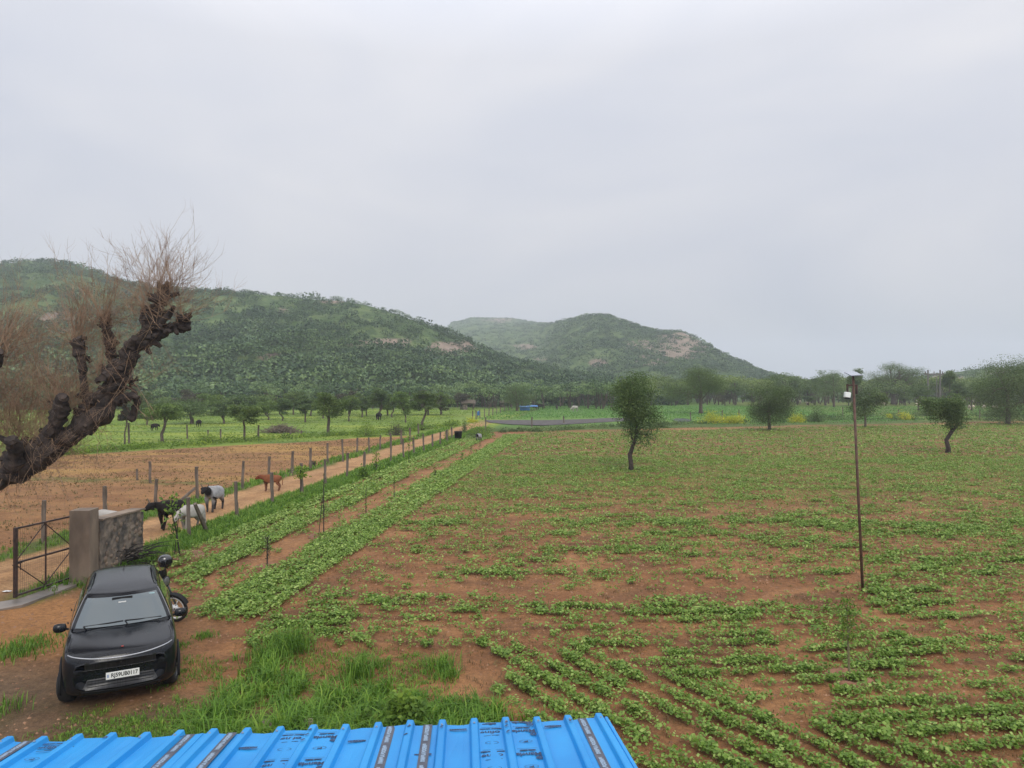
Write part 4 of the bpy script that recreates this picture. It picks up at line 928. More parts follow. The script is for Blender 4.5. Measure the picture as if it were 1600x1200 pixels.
        b=MB(); b.lathe([(.02,-.13),(.065,-.11),(.082,-.04),(.085,.03),(.07,.09),(.03,.12)],(0,0,0),14); mo=b.build('wing_mirror', m_paint, root, smooth=True)
        for v in mo.data.vertices: v.co=Vector((sx*(1.0+v.co.z*.85), -.68+v.co.y*.75+abs(v.co.z)*.1, 1.10+v.co.x))
        a_=mr_.build('mirror_arm', m_trim, mo); b=MB(); b.box((sx*1.0,-.612,1.10),(.17,.006,.11)); b.build('mirror_glass', m_chr, mo)
        # lamps: upper light strip is one piece (below); main lamp pods low at the corners
        b=MB(); rows=[]
        for z in (.56,.61,.68,.73): rows.append([(sx*x,fy(x,z)-(.012 if .57<z<.72 and .56<x<.73 else -.01),z) for x in (.55,.60,.65,.70,.735)])
        b.grid(rows if sx>0 else [r[::-1] for r in rows]); b.build('headlamp', m_lens, root, smooth=True)
        b=MB(); rows=[]
        for z,ins in ((.38,.0),(.44,.012),(.50,.0)): rows.append([(sx*x,fy(x,z)-ins+(.01 if x in (.52,.69) else 0),z) for x in (.52,.58,.64,.69)])
        b.grid(rows); b.build('fog_lamp_bezel', m_lens, root, smooth=True)
        # wheels
        for wy,st_ in ((-1.22,R(-14)),(1.28,0)):
            wr=empty('wheel',(sx*.80,wy,.325),st_); wr.parent=root; KIDS.setdefault(root.name,[]).append(wr)
            b=MB(); Mx=Matrix.Rotation(R(90)*sx,3,'Y'); b.lathe([(.20,-.11),(.29,-.115),(.325,-.09),(.335,-.04),(.335,.04),(.325,.09),(.29,.115),(.22,.118),(.205,.09)],n=32,M=Mx); b.build('tyre',m_tyre,wr,smooth=True)
            b=MB(); b.lathe([(.205,.05),(.215,.105),(.205,.108),(.195,.07),(.06,.06),(.05,.085),(.001,.085)],n=32,M=Mx)
            for q in range(5):
                a=2*math.pi*q/5; b.box(Mx@Vector((.12*math.cos(a),.12*math.sin(a),.088)),(.16,.045,.02),M=Mx@Matrix.Rotation(a,3,'Z'))
            b.build('rim',m_alloy,wr)
            b=MB(); pts=[(sx*.915,wy+.395*math.cos(a),.335+.395*math.sin(a)) for a in np.linspace(R(-12),R(192),20)]; b.tube(pts,.026,6); b.build('wheel_arch',m_trim,root,smooth=True)
        b=MB(); b.box((sx*.905,0.03,.27),(.035,1.7,.13)); b.build('sill_cladding',m_trim,root)
        
        for yy,zz in ((.12,.92),(.95,.93)): b=MB(); b.tube([(sx*.925,yy,zz),(sx*.935,yy+.09,zz)],.012,6); b.build('door_handle',m_trim,root)
    def front(x,z,out=0.0): return (x,fy(x,z)-out,z)
    # light strip across the nose, curved up to the wings
    b=MB(); pts=[front(x,.865+.055*(abs(x)/.8)**2,.002) for x in np.linspace(-.80,.80,25)]
    b.tube(pts,.010,6); b.build('light_strip',m_led,root,smooth=True)
    # upper grille panel, lower grille, skid plate
    def panel(name,x0,zb,zt,out,mat,tap=0):
        rows=[]
        for z in np.linspace(zb,zt,5):
            k_=(z-zb)/(zt-zb); xx=x0-tap*(1-k_); rows.append([front(x,z,out-(0.014 if k_ in (0,1) else 0)) for x in np.linspace(-xx,xx,21)])
        b=MB(); b.grid(rows); return b.build(name,mat,root,smooth=True)
    m_gr = M('ribbed grille', (.006,.006,.007), .35, (.03,.03,.033), 1, stretch=(60,1,1))
    panel('upper_grille',.54,.665,.845,.010,m_gr); panel('lower_grille',.50,.36,.52,.012,m_gr,tap=-.08)
    for z in (.40,.445,.49):
        b=MB(); b.tube([front(x,z,.014) for x in np.linspace(-.5,.5,15)],.006,5); b.build('grille_bar',m_trim,root)
    panel('skid_plate',.60,.27,.34,.018,m_trim,tap=.06)
    b=MB(); b.tube([front(x,.665+.03*(abs(x)/.8)**2,.006) for x in np.linspace(-.62,.62,17)],.008,6); b.build('bumper_ridge',m_paint,root,smooth=True)
    # emblem: an open arc with a stem
    b=MB(); b.tube([(.052*math.cos(a),fy(0,.775)-.014,.775+.04*math.sin(a)) for a in np.linspace(R(20),R(160),10)],.006,5); b.tube([(0,fy(0,.775)-.014,.80),(0,fy(0,.775)-.014,.745)],.004,5); b.build('emblem',M('dull silver',(.35,.33,.28),.3,metal=.9),root)
    b=MB(); b.box((.02,-1.80,.992),(.035,.03,.008)); b.build('bonnet_reflection',M('painted red reflection',(.35,.03,.02),.4),root)  # small red block painted in for a reflection on the bonnet
    # number plate
    b=MB(); b.box((0.03,-2.035,.60),(.50,.012,.115)); pl=b.build('number_plate',m_white,root)
    cu=bpy.data.curves.new('t','FONT'); cu.body='RJ59UB0117'; cu.size=.098; cu.align_x='CENTER'; cu.align_y='CENTER'; cu.offset=.0025; cu.space_character=1.0
    tmp=bpy.data.objects.new('t',cu); COL.objects.link(tmp); dg=bpy.context.evaluated_depsgraph_get(); dg.update(); me=bpy.data.meshes.new_from_object(tmp.evaluated_get(dg)); bpy.data.objects.remove(tmp)
    xs=[v.co.x for v in me.vertices]; wd=max(xs)-min(xs); f_=.40/wd
    for v in me.vertices: v.co=Vector((.055+v.co.x*f_,-2.0425,.60+v.co.y*.95))
    me.materials.clear(); me.name='lettering'; link('lettering',me,m_blk,pl)
    b=MB(); b.box((-.19,-2.0425,.60),(.025,.002,.05)); b.build('plate_mark',M('blue mark',(.25,.32,.5),.5),pl)
    # wipers, stickers, antenna, seam of bonnet
    for (xa,xb) in ((-.62,.02),(.05,.66)):
        pts=[]
        for q in np.linspace(0,1,6):
            x=xa+(xb-xa)*q; z=1.085+.035*(q if xa<0 else 1-q)+.02; u=abs(x)/.845*.27; y=cab(z,u)[1]-.03; pts.append((x,y,z))
        b=MB(); b.tube(pts,.011,5); b.tube([pts[0 if xa>0 else 0],(pts[0][0]+.05,pts[0][1]-.06,1.07)],.012,5); b.build('wiper',m_trim,root)
    for x,z,sx_,sz_,nm in ((.0,1.425,.13,.022,'sticker'),(.50,1.485,.10,.02,'sticker')):
        u=abs(x)/.66*.24; y=cab(z,u)[1]-.03; b=MB(); b.box((x,y,z),(sx_,.002,sz_)); b.build(nm,m_white if x==0 else M('pale blue sticker',(.45,.65,.7),.4),root)
    b=MB(); b.box((0,cab(1.47,.03)[1]-.024,1.47),(.34,.004,.075)); b.build('mirror_housing',m_int,root)
    b=MB(); b.add([(-.02,1.05,1.60),(.02,1.05,1.60),(.02,1.25,1.59),(-.02,1.25,1.59),(0,1.20,1.665),(0,1.24,1.665)],[(0,1,4),(1,2,5,4),(2,3,5),(3,0,4,5),(0,3,2,1)]); b.build('aerial_fin',m_paint,root)
    for sx in (-1,1):
        b=MB(); b.tube([(sx*.80,-.95,1.055),(sx*.83,-1.35,1.015),(sx*.80,-1.66,.985),(sx*.70,-1.78,.975)],.005,5); b.build('bonnet_seam',m_blk,root)
    b=MB(); b.box((0,0.03,.30),(1.2,3.5,.2)); b.build('underbody',m_int,root)
car()

# ================================================================ MOTORCYCLE behind the car
def motorcycle():
    X,Y,_ = G(276,971); root = empty('motorcycle',(X-.66,Y+.12,gzf(X,Y)),R(-8),'dark motorcycle with silver wheel parked behind the car','motorcycle'); root.rotation_euler = (R(9),0,R(-8))
    m_sil = M('silver wheel', (.80,.80,.80), .35, metal=.1); m_red = M('dark maroon tank', (.03,.012,.014), .2, coat=1); m_seat = M('black seat', (.012,.012,.012), .7); m_eng = M('engine grey', (.12,.12,.13), .4, metal=.6)
    for wx in (.64,-.62):
        wr=empty('wheel',(wx,0,.30)); wr.parent=root; KIDS.setdefault(root.name,[]).append(wr)
        b=MB(); n=40; b.tube([(.268*math.cos(a),0,.268*math.sin(a)) for a in np.linspace(0,2*math.pi,n+1)],.034,8,cap=False); b.build('tyre',m_tyre,wr,smooth=True)
        b=MB(); b.tube([(.228*math.cos(a),0,.228*math.sin(a)) for a in np.linspace(0,2*math.pi,n+1)],.024,6,cap=False)
        for q in range(6):
            a=q*math.pi/3; b.tube([(.04*math.cos(a),0,.04*math.sin(a)),(.225*math.cos(a),0,.225*math.sin(a))],[.016,.010],5)
        b.tube([(0,-.05,0),(0,.05,0)],.06,14); b.build('rim',m_sil,wr,smooth=True)
    b=MB()
    for s in (-.08,.08): b.tube([(.64,s,.30),(.50,s,.72),(.42,s*1.1,.98)],[.022,.022,.018],7)
    b.build('fork',m_alloy,root,smooth=True)
    b=MB(); b.grid([[(.64+.32*math.cos(a),s,.30+.32*math.sin(a)) for s in (-.06,-.03,0,.03,.06)] for a in np.linspace(R(20),R(150),12)]); b.build('mudguard',m_trim,root,smooth=True)
    b=MB(); b.grid([[(-.62+.33*math.cos(a),s,.30+.33*math.sin(a)) for s in (-.06,0,.06)] for a in np.linspace(R(30),R(170),12)]); b.build('rear_mudguard',m_trim,root,smooth=True)
    b=MB(); b.tube([(.38,0,.80),(.30,0,.86),(.10,0,.90),(-.08,0,.84),(-.14,0,.76)],[.06,.125,.15,.12,.05],14,sq=.9); b.build('fuel_tank',m_red,root,smooth=True)
    b=MB(); b.tube([(-.06,0,.82),(-.2,0,.82),(-.5,0,.86),(-.72,0,.90)],[.07,.11,.11,.07],10,sq=.5); b.build('seat',m_seat,root,smooth=True)
    b=MB(); b.tube([(.42,0,.86),(.28,0,.70),(.12,0,.35),(-.2,0,.32),(-.62,0,.30)],.025,6); b.tube([(.3,0,.78),(-.2,0,.72),(-.62,0,.30)],.02,6); b.build('frame',m_trim,root,smooth=True)
    b=MB(); b.box((.08,0,.40),(.30,.22,.22)); b.tube([(.12,0,.45),(.2,0,.68)],[.10,.09],12); b.build('engine',m_eng,root)
    b=MB(); b.tube([(.22,-.1,.5),(.25,-.14,.28),(-.2,-.16,.25),(-.7,-.18,.33)],[.018,.02,.035,.045],8); b.build('exhaust',m_sil,root,smooth=True)
    b=MB(); b.tube([(.30,-.37,1.02),(.36,-.20,1.05),(.42,-.06,1.0),(.42,.06,1.0),(.36,.20,1.05),(.30,.37,1.02)],.014,8); hb=b.build('handlebar',m_alloy,root,smooth=True)
    for s in (-1,1):
        b=MB(); b.tube([(.33,s*.27,1.045),(.29,s*.40,1.015)],.02,8); b.build('grip',m_tyre,hb,smooth=True)
        b=MB(); b.tube([(.34,s*.25,1.05),(.33,s*.33,1.18)],.006,5); b.lathe([(.001,-.012),(.05,-.01),(.055,0),(.05,.01),(.001,.012)],(.33,s*.34,1.22),14,M=Matrix.Rotation(R(90),3,'Y')); b.build('rear_mirror',m_trim,hb,smooth=True)
    b=MB(); b.lathe([(.04,-.10),(.09,-.06),(.11,0),(.112,.03)],(.50,0,.88),18,M=Matrix.Rotation(R(90),3,'Y')); hl=b.build('headlamp',m_trim,root,smooth=True)
    b=MB(); b.lathe([(.001,.045),(.08,.038),(.103,.028)],(.50,0,.88),18,M=Matrix.Rotation(R(90),3,'Y')); b.build('lens',M('lamp glass',(.12,.12,.12),.2),hl,smooth=True)
    b=MB(); b.grid([[(.44+.07*math.cos(a),.13*math.sin(a)*k2,.98+.17*q) for a in np.linspace(R(-90),R(90),9)] for q,k2 in ((0,1),(.5,1),(1,.7))]); b.build('fly_screen',m_lens,root,smooth=True)
    b=MB(); b.tube([(-.1,-.1,.3),(-.12,-.3,.0)],.012,6); b.build('side_stand',m_trim,root)
    Mr = Matrix.Rotation(R(-8),4,'Z')@Matrix.Rotation(R(9),4,'X')
    def helmet(loc, rx, label):
        h=empty('helmet',loc,rx,label,'helmet'); b=MB(); pr=[(.001,.135),(.05,.128),(.09,.105),(.118,.06),(.128,0),(.125,-.05),(.112,-.10),(.105,-.115),(.09,-.11)]
        b.lathe(pr,(0,0,0),22); so=b.build('shell',M('glossy black shell',(.012,.012,.014),.14,coat=1) if 'glossy black shell' not in bpy.data.materials else bpy.data.materials['glossy black shell'],h,smooth=True)
        for v in so.data.vertices: v.co.x*=1.12
        b=MB(); b.grid([[(math.cos(a)*.137*1.1,math.sin(a)*.131,z) for a in np.linspace(R(-75),R(75),12)] for z in (-.045,0,.045)]); b.build('visor',m_lens,h,smooth=True)
        b=MB(); b.tube([(.03,-.1,-.1),(.05,0,-.16),(.03,.1,-.1)],.008,5); b.build('chin_strap',m_trim,h)
        return h
    o=Vector(root.location); p1=o+Mr.to_3x3()@Vector((.28,.36,1.17)); p2=o+Mr.to_3x3()@Vector((.31,-.40,.95))
    helmet(tuple(p1),R(20),'black helmet perched on the far end of the motorcycle handlebar')
motorcycle()

# ================================================================ GATE, PILLAR, WALL
m_iron = M('dark painted iron', (.022,.014,.014), .55, (.075,.04,.03), 9); m_conc = M('stained concrete', (.15,.115,.085), .9, (.27,.205,.15), 2.5, bump=.5, bscale=9, stretch=(1,1,.35))
m_rub = M('rubble stone masonry', (.075,.066,.058), .95, (.22,.175,.135), 3.2, bump=1, bscale=7, lo=.4, hi=.6); m_slab = M('wet concrete', (.13,.115,.10), .45, (.24,.20,.165), 1.5, lo=.4, hi=.6)
def gate():
    a = Vector(G(25,938)[:2]+(0,)); c = Vector(G(115,908)[:2]+(0,)); L_=(c-a).length; th=math.atan2((c-a).y,(c-a).x)
    root=empty('gate',(a.x,a.y,.04),th,'dark iron gate leaf with diagonal braces and wire mesh standing open at the pillar','gate')
    H=1.58; b=MB(); b.box((0,0,H/2+.04),(.07,.06,H+.02)); b.build('post',m_iron,root); b=MB(); b.box((L_,0,H/2+.04),(.05,.05,H)); b.build('post',m_iron,root)
    b=MB()
    for z in (.07,H*.5+.03,H+.03): b.box((L_/2,0,z),(L_-.06,.04,.04))
    b.box((L_/2,0,H/2+.05),(.028,.03,H-.06)); b.build('frame',m_iron,root)
    b=MB()
    for p,q in (((.04,.86),(L_/2,H)),((L_-.03,.86),(L_/2,H)),((.04,.76),(L_/2,.10)),((L_-.03,.76),(L_/2,.10))): b.tube([(p[0],.02,p[1]),(q[0],.02,q[1])],.013,6)
    b.build('brace',m_iron,root)
    b=MB(); k=int(L_/.055)
    for i in range(1,k): b.tube([(L_*i/k,-.015,.09),(L_*i/k,-.015,H)],.0022,4,cap=False)
    for j in range(1,28): b.tube([(.04,-.018,.09+j*.055),(L_-.04,-.018,.09+j*.055)],.0018,4,cap=False)
    b.build('wire_mesh',M('rusty wire',(.12,.07,.05),.7),root)
    b=MB(); b.tube([(.16,.03,.80),(.16,.03,.62)],.014,6); b.tube([(-.05,.03,.78),(.2,.03,.78)],.012,6); b.build('latch',m_iron,root)
gate()
def rough_box(b, x0,x1,y0,y1,z0,ztop, nx,ny,nz, amp, seed, chip=None):
    rs=random.Random(seed)
    def pt(i,j,k):
        x=x0+(x1-x0)*i/nx; y=y0+(y1-y0)*j/ny; zt=ztop(y); z=z0+(zt-z0)*k/nz
        if chip: x,y,z=chip(x,y,z,i,j,k)
        r_=random.Random((i*73856093)^(j*19349663)^(k*83492791)^seed); return (x+r_.uniform(-amp,amp),y+r_.uniform(-amp,amp),z+r_.uniform(-amp,amp)*.6)
    idx={};vs=[];fs=[]
    def V(i,j,k):
        if (i,j,k) not in idx: idx[(i,j,k)]=len(vs); vs.append(pt(i,j,k))
        return idx[(i,j,k)]
    for i in range(nx):
        for j in range(ny):
            fs.append((V(i,j,nz),V(i+1,j,nz),V(i+1,j+1,nz),V(i,j+1,nz)))
    for k in range(nz):
        for i in range(nx): fs.append((V(i,0,k),V(i+1,0,k),V(i+1,0,k+1),V(i,0,k+1))); fs.append((V(i+1,ny,k),V(i,ny,k),V(i,ny,k+1),V(i+1,ny,k+1)))
        for j in range(ny): fs.append((V(nx,j,k),V(nx,j+1,k),V(nx,j+1,k+1),V(nx,j,k+1))); fs.append((V(0,j+1,k),V(0,j,k),V(0,j,k+1),V(0,j+1,k+1)))
    b.add(vs,fs)
b=MB(); rough_box(b,-.24,.24,-.24,.24,-.1,lambda y:1.82,6,6,16,.004,3); pil=b.build('gate_pillar',m_conc); pil.location=(-10.80,17.95,0); pil.rotation_euler.z=R(6)
tag(pil,'square plastered concrete gate pillar between the iron gate and the rubble wall','pillar')
def chip(x,y,z,i,j,k):
    if y>.9: y = y - .10*vnoise(np.array([z*4.0]),np.array([x*3]),5)[0]*(1 if y>2.2 else 0)
    return x,y,z
wr_=empty('rubble_wall',(-10.72,18.22,0),R(1.5),'short broken stretch of stained rubble wall right of the gate pillar','wall')
b=MB(); rough_box(b,-.17,.17,0,2.3,-.1,lambda y:1.47-.045*y-(.05 if y>2.1 else 0),3,26,18,.016,9,chip); b.build('masonry',m_rub,wr_)
b=MB(); rs=random.Random(4)
for _ in range(46):
    y=rs.uniform(.2,2.2); z=rs.uniform(.1,1.25); r_=rs.uniform(.04,.10); b.lathe([(.001,-.3*r_),(r_*.8,-.15*r_),(r_,.1*r_),(r_*.5,.35*r_),(.001,.4*r_)],(.165,y,z),7,M=Matrix.Rotation(R(90),3,'Y')@Matrix.Scale(rs.uniform(.6,1.1),3,(1,0,0)))
b.build('facing_stone',M('brown facing stone',(.11,.085,.065),.9,(.26,.19,.135),2),wr_,smooth=False)
b=MB(); rough_box(b,-.20,.20,0,2.22,1.47,lambda y:1.515,3,18,1,.006,12); cp=b.build('coping',m_conc,wr_); cp.rotation_euler.x=-.045
# concrete threshold under the gate
a=Vector(G(-160,1000)); 
b=MB(); pts=[G(-140,982),G(-140,965),G(30,938),G(125,905),G(131,912),G(35,948)]; 
vs=[(p[0],p[1],-.05) for p in pts]+[(p[0],p[1],.045) for p in pts]; n=len(pts); b.add(vs,[tuple(range(n,2*n))]+[(i,(i+1)%n,n+(i+1)%n,n+i) for i in range(n)]); o=b.build('concrete_threshold',m_slab); tag(o,kind='structure')

# ================================================================ FENCE POSTS
m_post = M('weathered stone post', (.085,.066,.052), .9, (.20,.16,.13), 4, bump=.7, bscale=14, stretch=(1,1,.3))
def mkpost(seed, h=1.36):
    rs=random.Random(seed); b=MB(); n=7; lx=rs.uniform(-.03,.03); pts=[(lx*i/n+rs.uniform(-.008,.008),rs.uniform(-.008,.008),-.2+(h+.2)*i/n) for i in range(n+1)]
    b.tube(pts,[.082*rs.uniform(.85,1.1) for _ in pts],5,sq=.8,jit=.1); return b.build('fence_post',m_post)
protos=[mkpost(i) for i in range(6)]; used=set()
def post(x,yb,yt,label,group,rot=None,Yfix=None):
    i=random.randrange(6); X,Y,z=G0(x,yb); h=(yb-yt)*Y/F
    if i not in used: o=protos[i]; used.add(i)
    else: o=protos[i].copy(); COL.objects.link(o)
    o.location=(X,Y,z); o.scale=(1,1,h/1.36) if Y<60 else (1.15,1.15,h/1.36); o.rotation_euler=rot or (random.uniform(-.04,.04),random.uniform(-.05,.05),random.uniform(0,6.28)); tag(o,label,'fence post',group); return o
near=[(296,840,776),(370,810,752),(426,788,738),(472,775,724),(509,760,718),(542,748,708),(569,738,706),(611,724,680),(631,718,685),(647,711,684),(662,708,678),(676,701,678),(688,697,675),(698,691,672),(706,687,668)]
for i,q in enumerate(near): post(*q,'grey fence post on the near side of the track, %s counting from the rubble wall'%nth(i),'fence posts on the near side of the track')
far=[(68,850,782),(165,812,758),(243,790,747),(309,780,728),(379,764,721),(420,745,713),(456,743,705),(485,735,700),(512,722,692),(536,721,686),(558,710,684),(577,707,683),(594,702,680),(611,698,676),(627,694,672),(641,690,668)]
for i,q in enumerate(far): post(*q,'fence post on the far side of the track, %s counting from the left edge'%nth(i),'fence posts on the far side of the track')
def strut(x0,y0,x1,y1,Y0,label):
    a=Vector(G0(x0,y0)); c=Vector(P(x1,y1,Y0)); b=MB(); d=c-a; b.tube([(0,0,0)]+[tuple(d*t) for t in (.3,.6,1)],[.07,.072,.066,.06],5,jit=.08); o=b.build('fence_strut',m_post); o.location=a; tag(o,label,'fence strut')
strut(325,832,305,787,23.0,'slanting brace post leaning on the first near-side fence post')
strut(279,785,306,762,30.6,'slanting brace post leaning on a far-side post by the grey cow')
for i,q in enumerate([(235,755,721),(215,751,733)]): post(*q,['short fence post standing alone in the ploughed field','thin stub of a post beside the lone post in the ploughed field'][i],'posts in the ploughed field')
for i,(x,a,b2) in enumerate([(202,692,660),(293,686,664),(325,684,672),(345,686,670),(471,682,672),(654,680,662),(404,684,664),(454,680,668)]): post(x,a,b2,'thin post in the growth along the ploughed field edge, %s from the left'%nth(i),'posts along the ploughed field edge')
fs_=[(738,658,642),(744,656,641),(750,654,640),(757,652,639),(764,650,639),(770,649,637),(776,647,636),(782,645,635),(788,643,634),(794,642,633),(800,640,632)]
for i,q in enumerate(fs_): post(*q,'reddish fence post in the far row beyond the blue tank, %s from the tank'%nth(i),'far fence row by the hut')
for i,q in enumerate([(831,668,652),(758,680,652),(1128,656,641),(1155,654,640),(1186,652,640),(1079,656,644),(1317,652,636),(1531,656,640),(1573,660,644),(881,662,650),(1404,652,640)]): post(*q,'short post along the far edge of the crop field, %s from the left'%nth([1,0,4,5,6,3,7,9,10,2,8][i]),'posts along the far edge of the crop field')

# ================================================================ SOLAR LAMP POLE
def lamp():
    X,Y,z=G0(1348,924); top=P(1333,586,Y); root=empty('lamp_pole',(X,Y,z),0,'tall rusty pole with a small solar panel and white lamp in the crop field','street lamp')
    m_r=M('rusty pole',(.06,.028,.022),.7,(.12,.065,.045),8,bump=.3,bscale=30); t=Vector(top)-Vector((X,Y,z)); b=MB(); b.tube([(0,0,-.2),tuple(t*.5+Vector((-.01,0,0))),tuple(t)],[.034,.031,.028],10); b.build('pole',m_r,root,smooth=True)
    m=Y/F; b=MB(); b.tube([t+Vector((-.16,0,-16*m)),t+Vector((.10,0,-16*m))],.017,6); b.tube([t+Vector((.085,0,-15*m)),t+Vector((.085,0,-30*m))],.026,8); b.build('bracket',m_iron,root)
    b=MB(); b.tube([t+Vector((-.14,0,-14*m)),t+Vector((-.135,0,-27*m))],.024,8); b.build('lamp_arm',m_iron,root)
    b=MB(); b.box(t+Vector((-.14,0,-31*m)),(.135,.10,.13),M=Matrix.Rotation(R(8),3,'Y')); ho_=b.build('lamp_head',M('white lamp housing',(.75,.78,.76),.3),root); bv=ho_.modifiers.new('b','BEVEL'); bv.width=.012
    b=MB(); b.box(t+Vector((-.135,0,-36*m)),(.10,.08,.04)); b.build('lamp_lens',m_lens,ho_)
    b=MB(); Mx=Matrix.Rotation(R(14),3,'X')@Matrix.Rotation(R(-4),3,'Y'); b.box(t+Vector((.0,0,.03)),(.26,.36,.018),M=Mx); pn=b.build('solar_panel',M('solar cells',(.25,.28,.34),.1,coat=1),root)
    b=MB(); b.tube([t,t+Vector((0,0,.03))],.02,6); b.build('panel_mount',m_iron,root)
lamp()
# ================================================================ ANIMALS
FAT=1.1
def skin_mesh(name, nodes_, edges, mat, parent, sub=2):
    me=bpy.data.meshes.new(name); me.from_pydata([n_[0] for n_ in nodes_],edges,[]); o=link(name,me,mat,parent,False)
    o.modifiers.new('skin','SKIN')
    sv=me.skin_vertices[0].data
    for i,n_ in enumerate(nodes_): sv[i].radius=(n_[1][0]*FAT,n_[1][1]*FAT); sv[i].use_root=(i==0)
    s_=o.modifiers.new('sub','SUBSURF'); s_.levels=s_.render_levels=sub
    dg=bpy.context.evaluated_depsgraph_get(); dg.update(); m2=bpy.data.meshes.new_from_object(o.evaluated_get(dg)); m2.name=name; o.modifiers.clear(); o.data=m2; bpy.data.meshes.remove(me)
    m2.materials.clear(); m2.materials.append(mat); m2.shade_smooth(); return o
def hide(name, body, head, legs, x0=.42, x1=.75, spot=None):
    """coat: body colour, darker head and lower legs, by position on the animal"""
    m,t,N,L,b=nodes(name); tc_=N.new('ShaderNodeTexCoord'); sp_=N.new('ShaderNodeSeparateXYZ'); L.new(tc_.outputs['Object'],sp_.inputs[0])
    nz=N.new('ShaderNodeTexNoise'); nz.inputs['Scale'].default_value=6; nz.inputs['Detail'].default_value=4; L.new(tc_.outputs['Object'],nz.inputs[0])
    c0=N.new('ShaderNodeMix'); c0.data_type='RGBA'; c0.inputs[6].default_value=(*[v*.75 for v in body],1); c0.inputs[7].default_value=(*[min(1,v*1.2) for v in (spot or body)],1); L.new(nz.outputs[0],c0.inputs[0])
    mr=N.new('ShaderNodeMapRange'); mr.inputs[1].default_value=x0; mr.inputs[2].default_value=x1; L.new(sp_.outputs[0],mr.inputs[0])
    c1=N.new('ShaderNodeMix'); c1.data_type='RGBA'; c1.inputs[7].default_value=(*head,1); L.new(mr.outputs[0],c1.inputs[0]); L.new(c0.outputs[2],c1.inputs[6])
    ml=N.new('ShaderNodeMapRange'); ml.inputs[1].default_value=.62; ml.inputs[2].default_value=.35; L.new(sp_.outputs[2],ml.inputs[0])
    c2=N.new('ShaderNodeMix'); c2.data_type='RGBA'; c2.inputs[7].default_value=(*legs,1); L.new(ml.outputs[0],c2.inputs[0]); L.new(c1.outputs[2],c2.inputs[6])
    L.new(c2.outputs[2],b.inputs['Base Color']); b.inputs['Roughness'].default_value=.9; b.inputs['Specular IOR Level'].default_value=.15; return m
def cow(loc, rz, mat, label, s=1.0, head=0, horns=True, turn=0.0, step=.0, low=0, group='cattle on the track', name='cow', skinpink=None):
    root=empty(name,loc,rz,label,'cow',group); root.scale=(s,)*3
    hx=turn
    nd=[((-.40,0,.92),(.25,.25)),((-.06,0,.86),(.275,.29)),((.26,0,.90),(.235,.27)),((.48,hx*.05,1.00-low*.1),(.18,.20)),((.66,hx*.18,1.08-low*.35),(.13,.16)),((.80,hx*.30,1.14-low*.50),(.115,.125)),((.93,hx*.42,1.05-low*.58),(.085,.095)),((1.05,hx*.50,.95-low*.62),(.065,.072)),
        ((-.58,0,.95),(.19,.20)),((-.70,0,1.0),(.035,.035)),((-.78,.01,.70),(.022,.022)),((-.77,.02,.42),(.03,.03)),
        ((.79,hx*.3+.20,1.15-low*.45),(.03,.045)),((.79,hx*.3-.20,1.15-low*.45),(.03,.045)),((.34,0,1.16),(.11,.10))]
    ed_=[(0,1),(1,2),(2,3),(3,4),(4,5),(5,6),(6,7),(0,8),(8,9),(9,10),(10,11),(5,12),(5,13),(2,14)]
    for sy in (-1,1):
        f_=step*sy; k=len(nd)
        nd+=[((.32,sy*.17,.70),(.115,.13)),((.35+f_*.4,sy*.16,.44),(.062,.068)),((.35+f_,sy*.15,.14),(.042,.042)),((.38+f_,sy*.15,.02),(.055,.048))]; ed_+=[(2,k),(k,k+1),(k+1,k+2),(k+2,k+3)]
        k=len(nd); f_=-step*sy
        nd+=[((-.48,sy*.17,.76),(.15,.18)),((-.40+f_*.3,sy*.17,.58),(.10,.12)),((-.60+f_*.7,sy*.15,.38),(.052,.060)),((-.54+f_,sy*.15,.14),(.042,.042)),((-.50+f_,sy*.15,.02),(.05,.045))]; ed_+=[(0,k),(k,k+1),(k+1,k+2),(k+2,k+3),(k+3,k+4)]
    skin_mesh('body',nd,ed_,mat,root)
    mh=bpy.data.materials.get('horn') or M('horn',(.10,.085,.07),.5)
    if horns:
        for sy in (-1,1):
            b=MB(); y0=hx*.3+sy*.07; z0=1.20-low*.45; b.tube([(.79,y0,z0),(.78,y0+sy*.08,z0+.07),(.81,y0+sy*.10,z0+.15),(.84,y0+sy*.07,z0+.21)],[.026,.022,.014,.004],7); b.build('horn',mh,root,smooth=True)
    for sy in (-1,1):
        b=MB(); b.lathe([(.001,-.014),(.012,-.006),(.014,0),(.012,.006),(.001,.014)],(.88,hx*.36+sy*.105,1.13-low*.52),8); b.build('eye',m_blk,root,smooth=True)
    return root
h_blk=hide('black hide',(.016,.013,.012),(.012,.01,.01),(.012,.01,.01)); h_wht=hide('dirty white hide',(.36,.34,.31),(.38,.35,.31),(.32,.29,.26)); h_gry=hide('grey hide',(.20,.20,.21),(.016,.015,.016),(.05,.045,.045),.44,.56,spot=(.36,.36,.37)); h_brn=hide('red brown hide',(.20,.075,.035),(.17,.055,.03),(.16,.075,.05))
def CP(x,y): 
    X,Y,z=G0(x,y); return (X,Y,z)
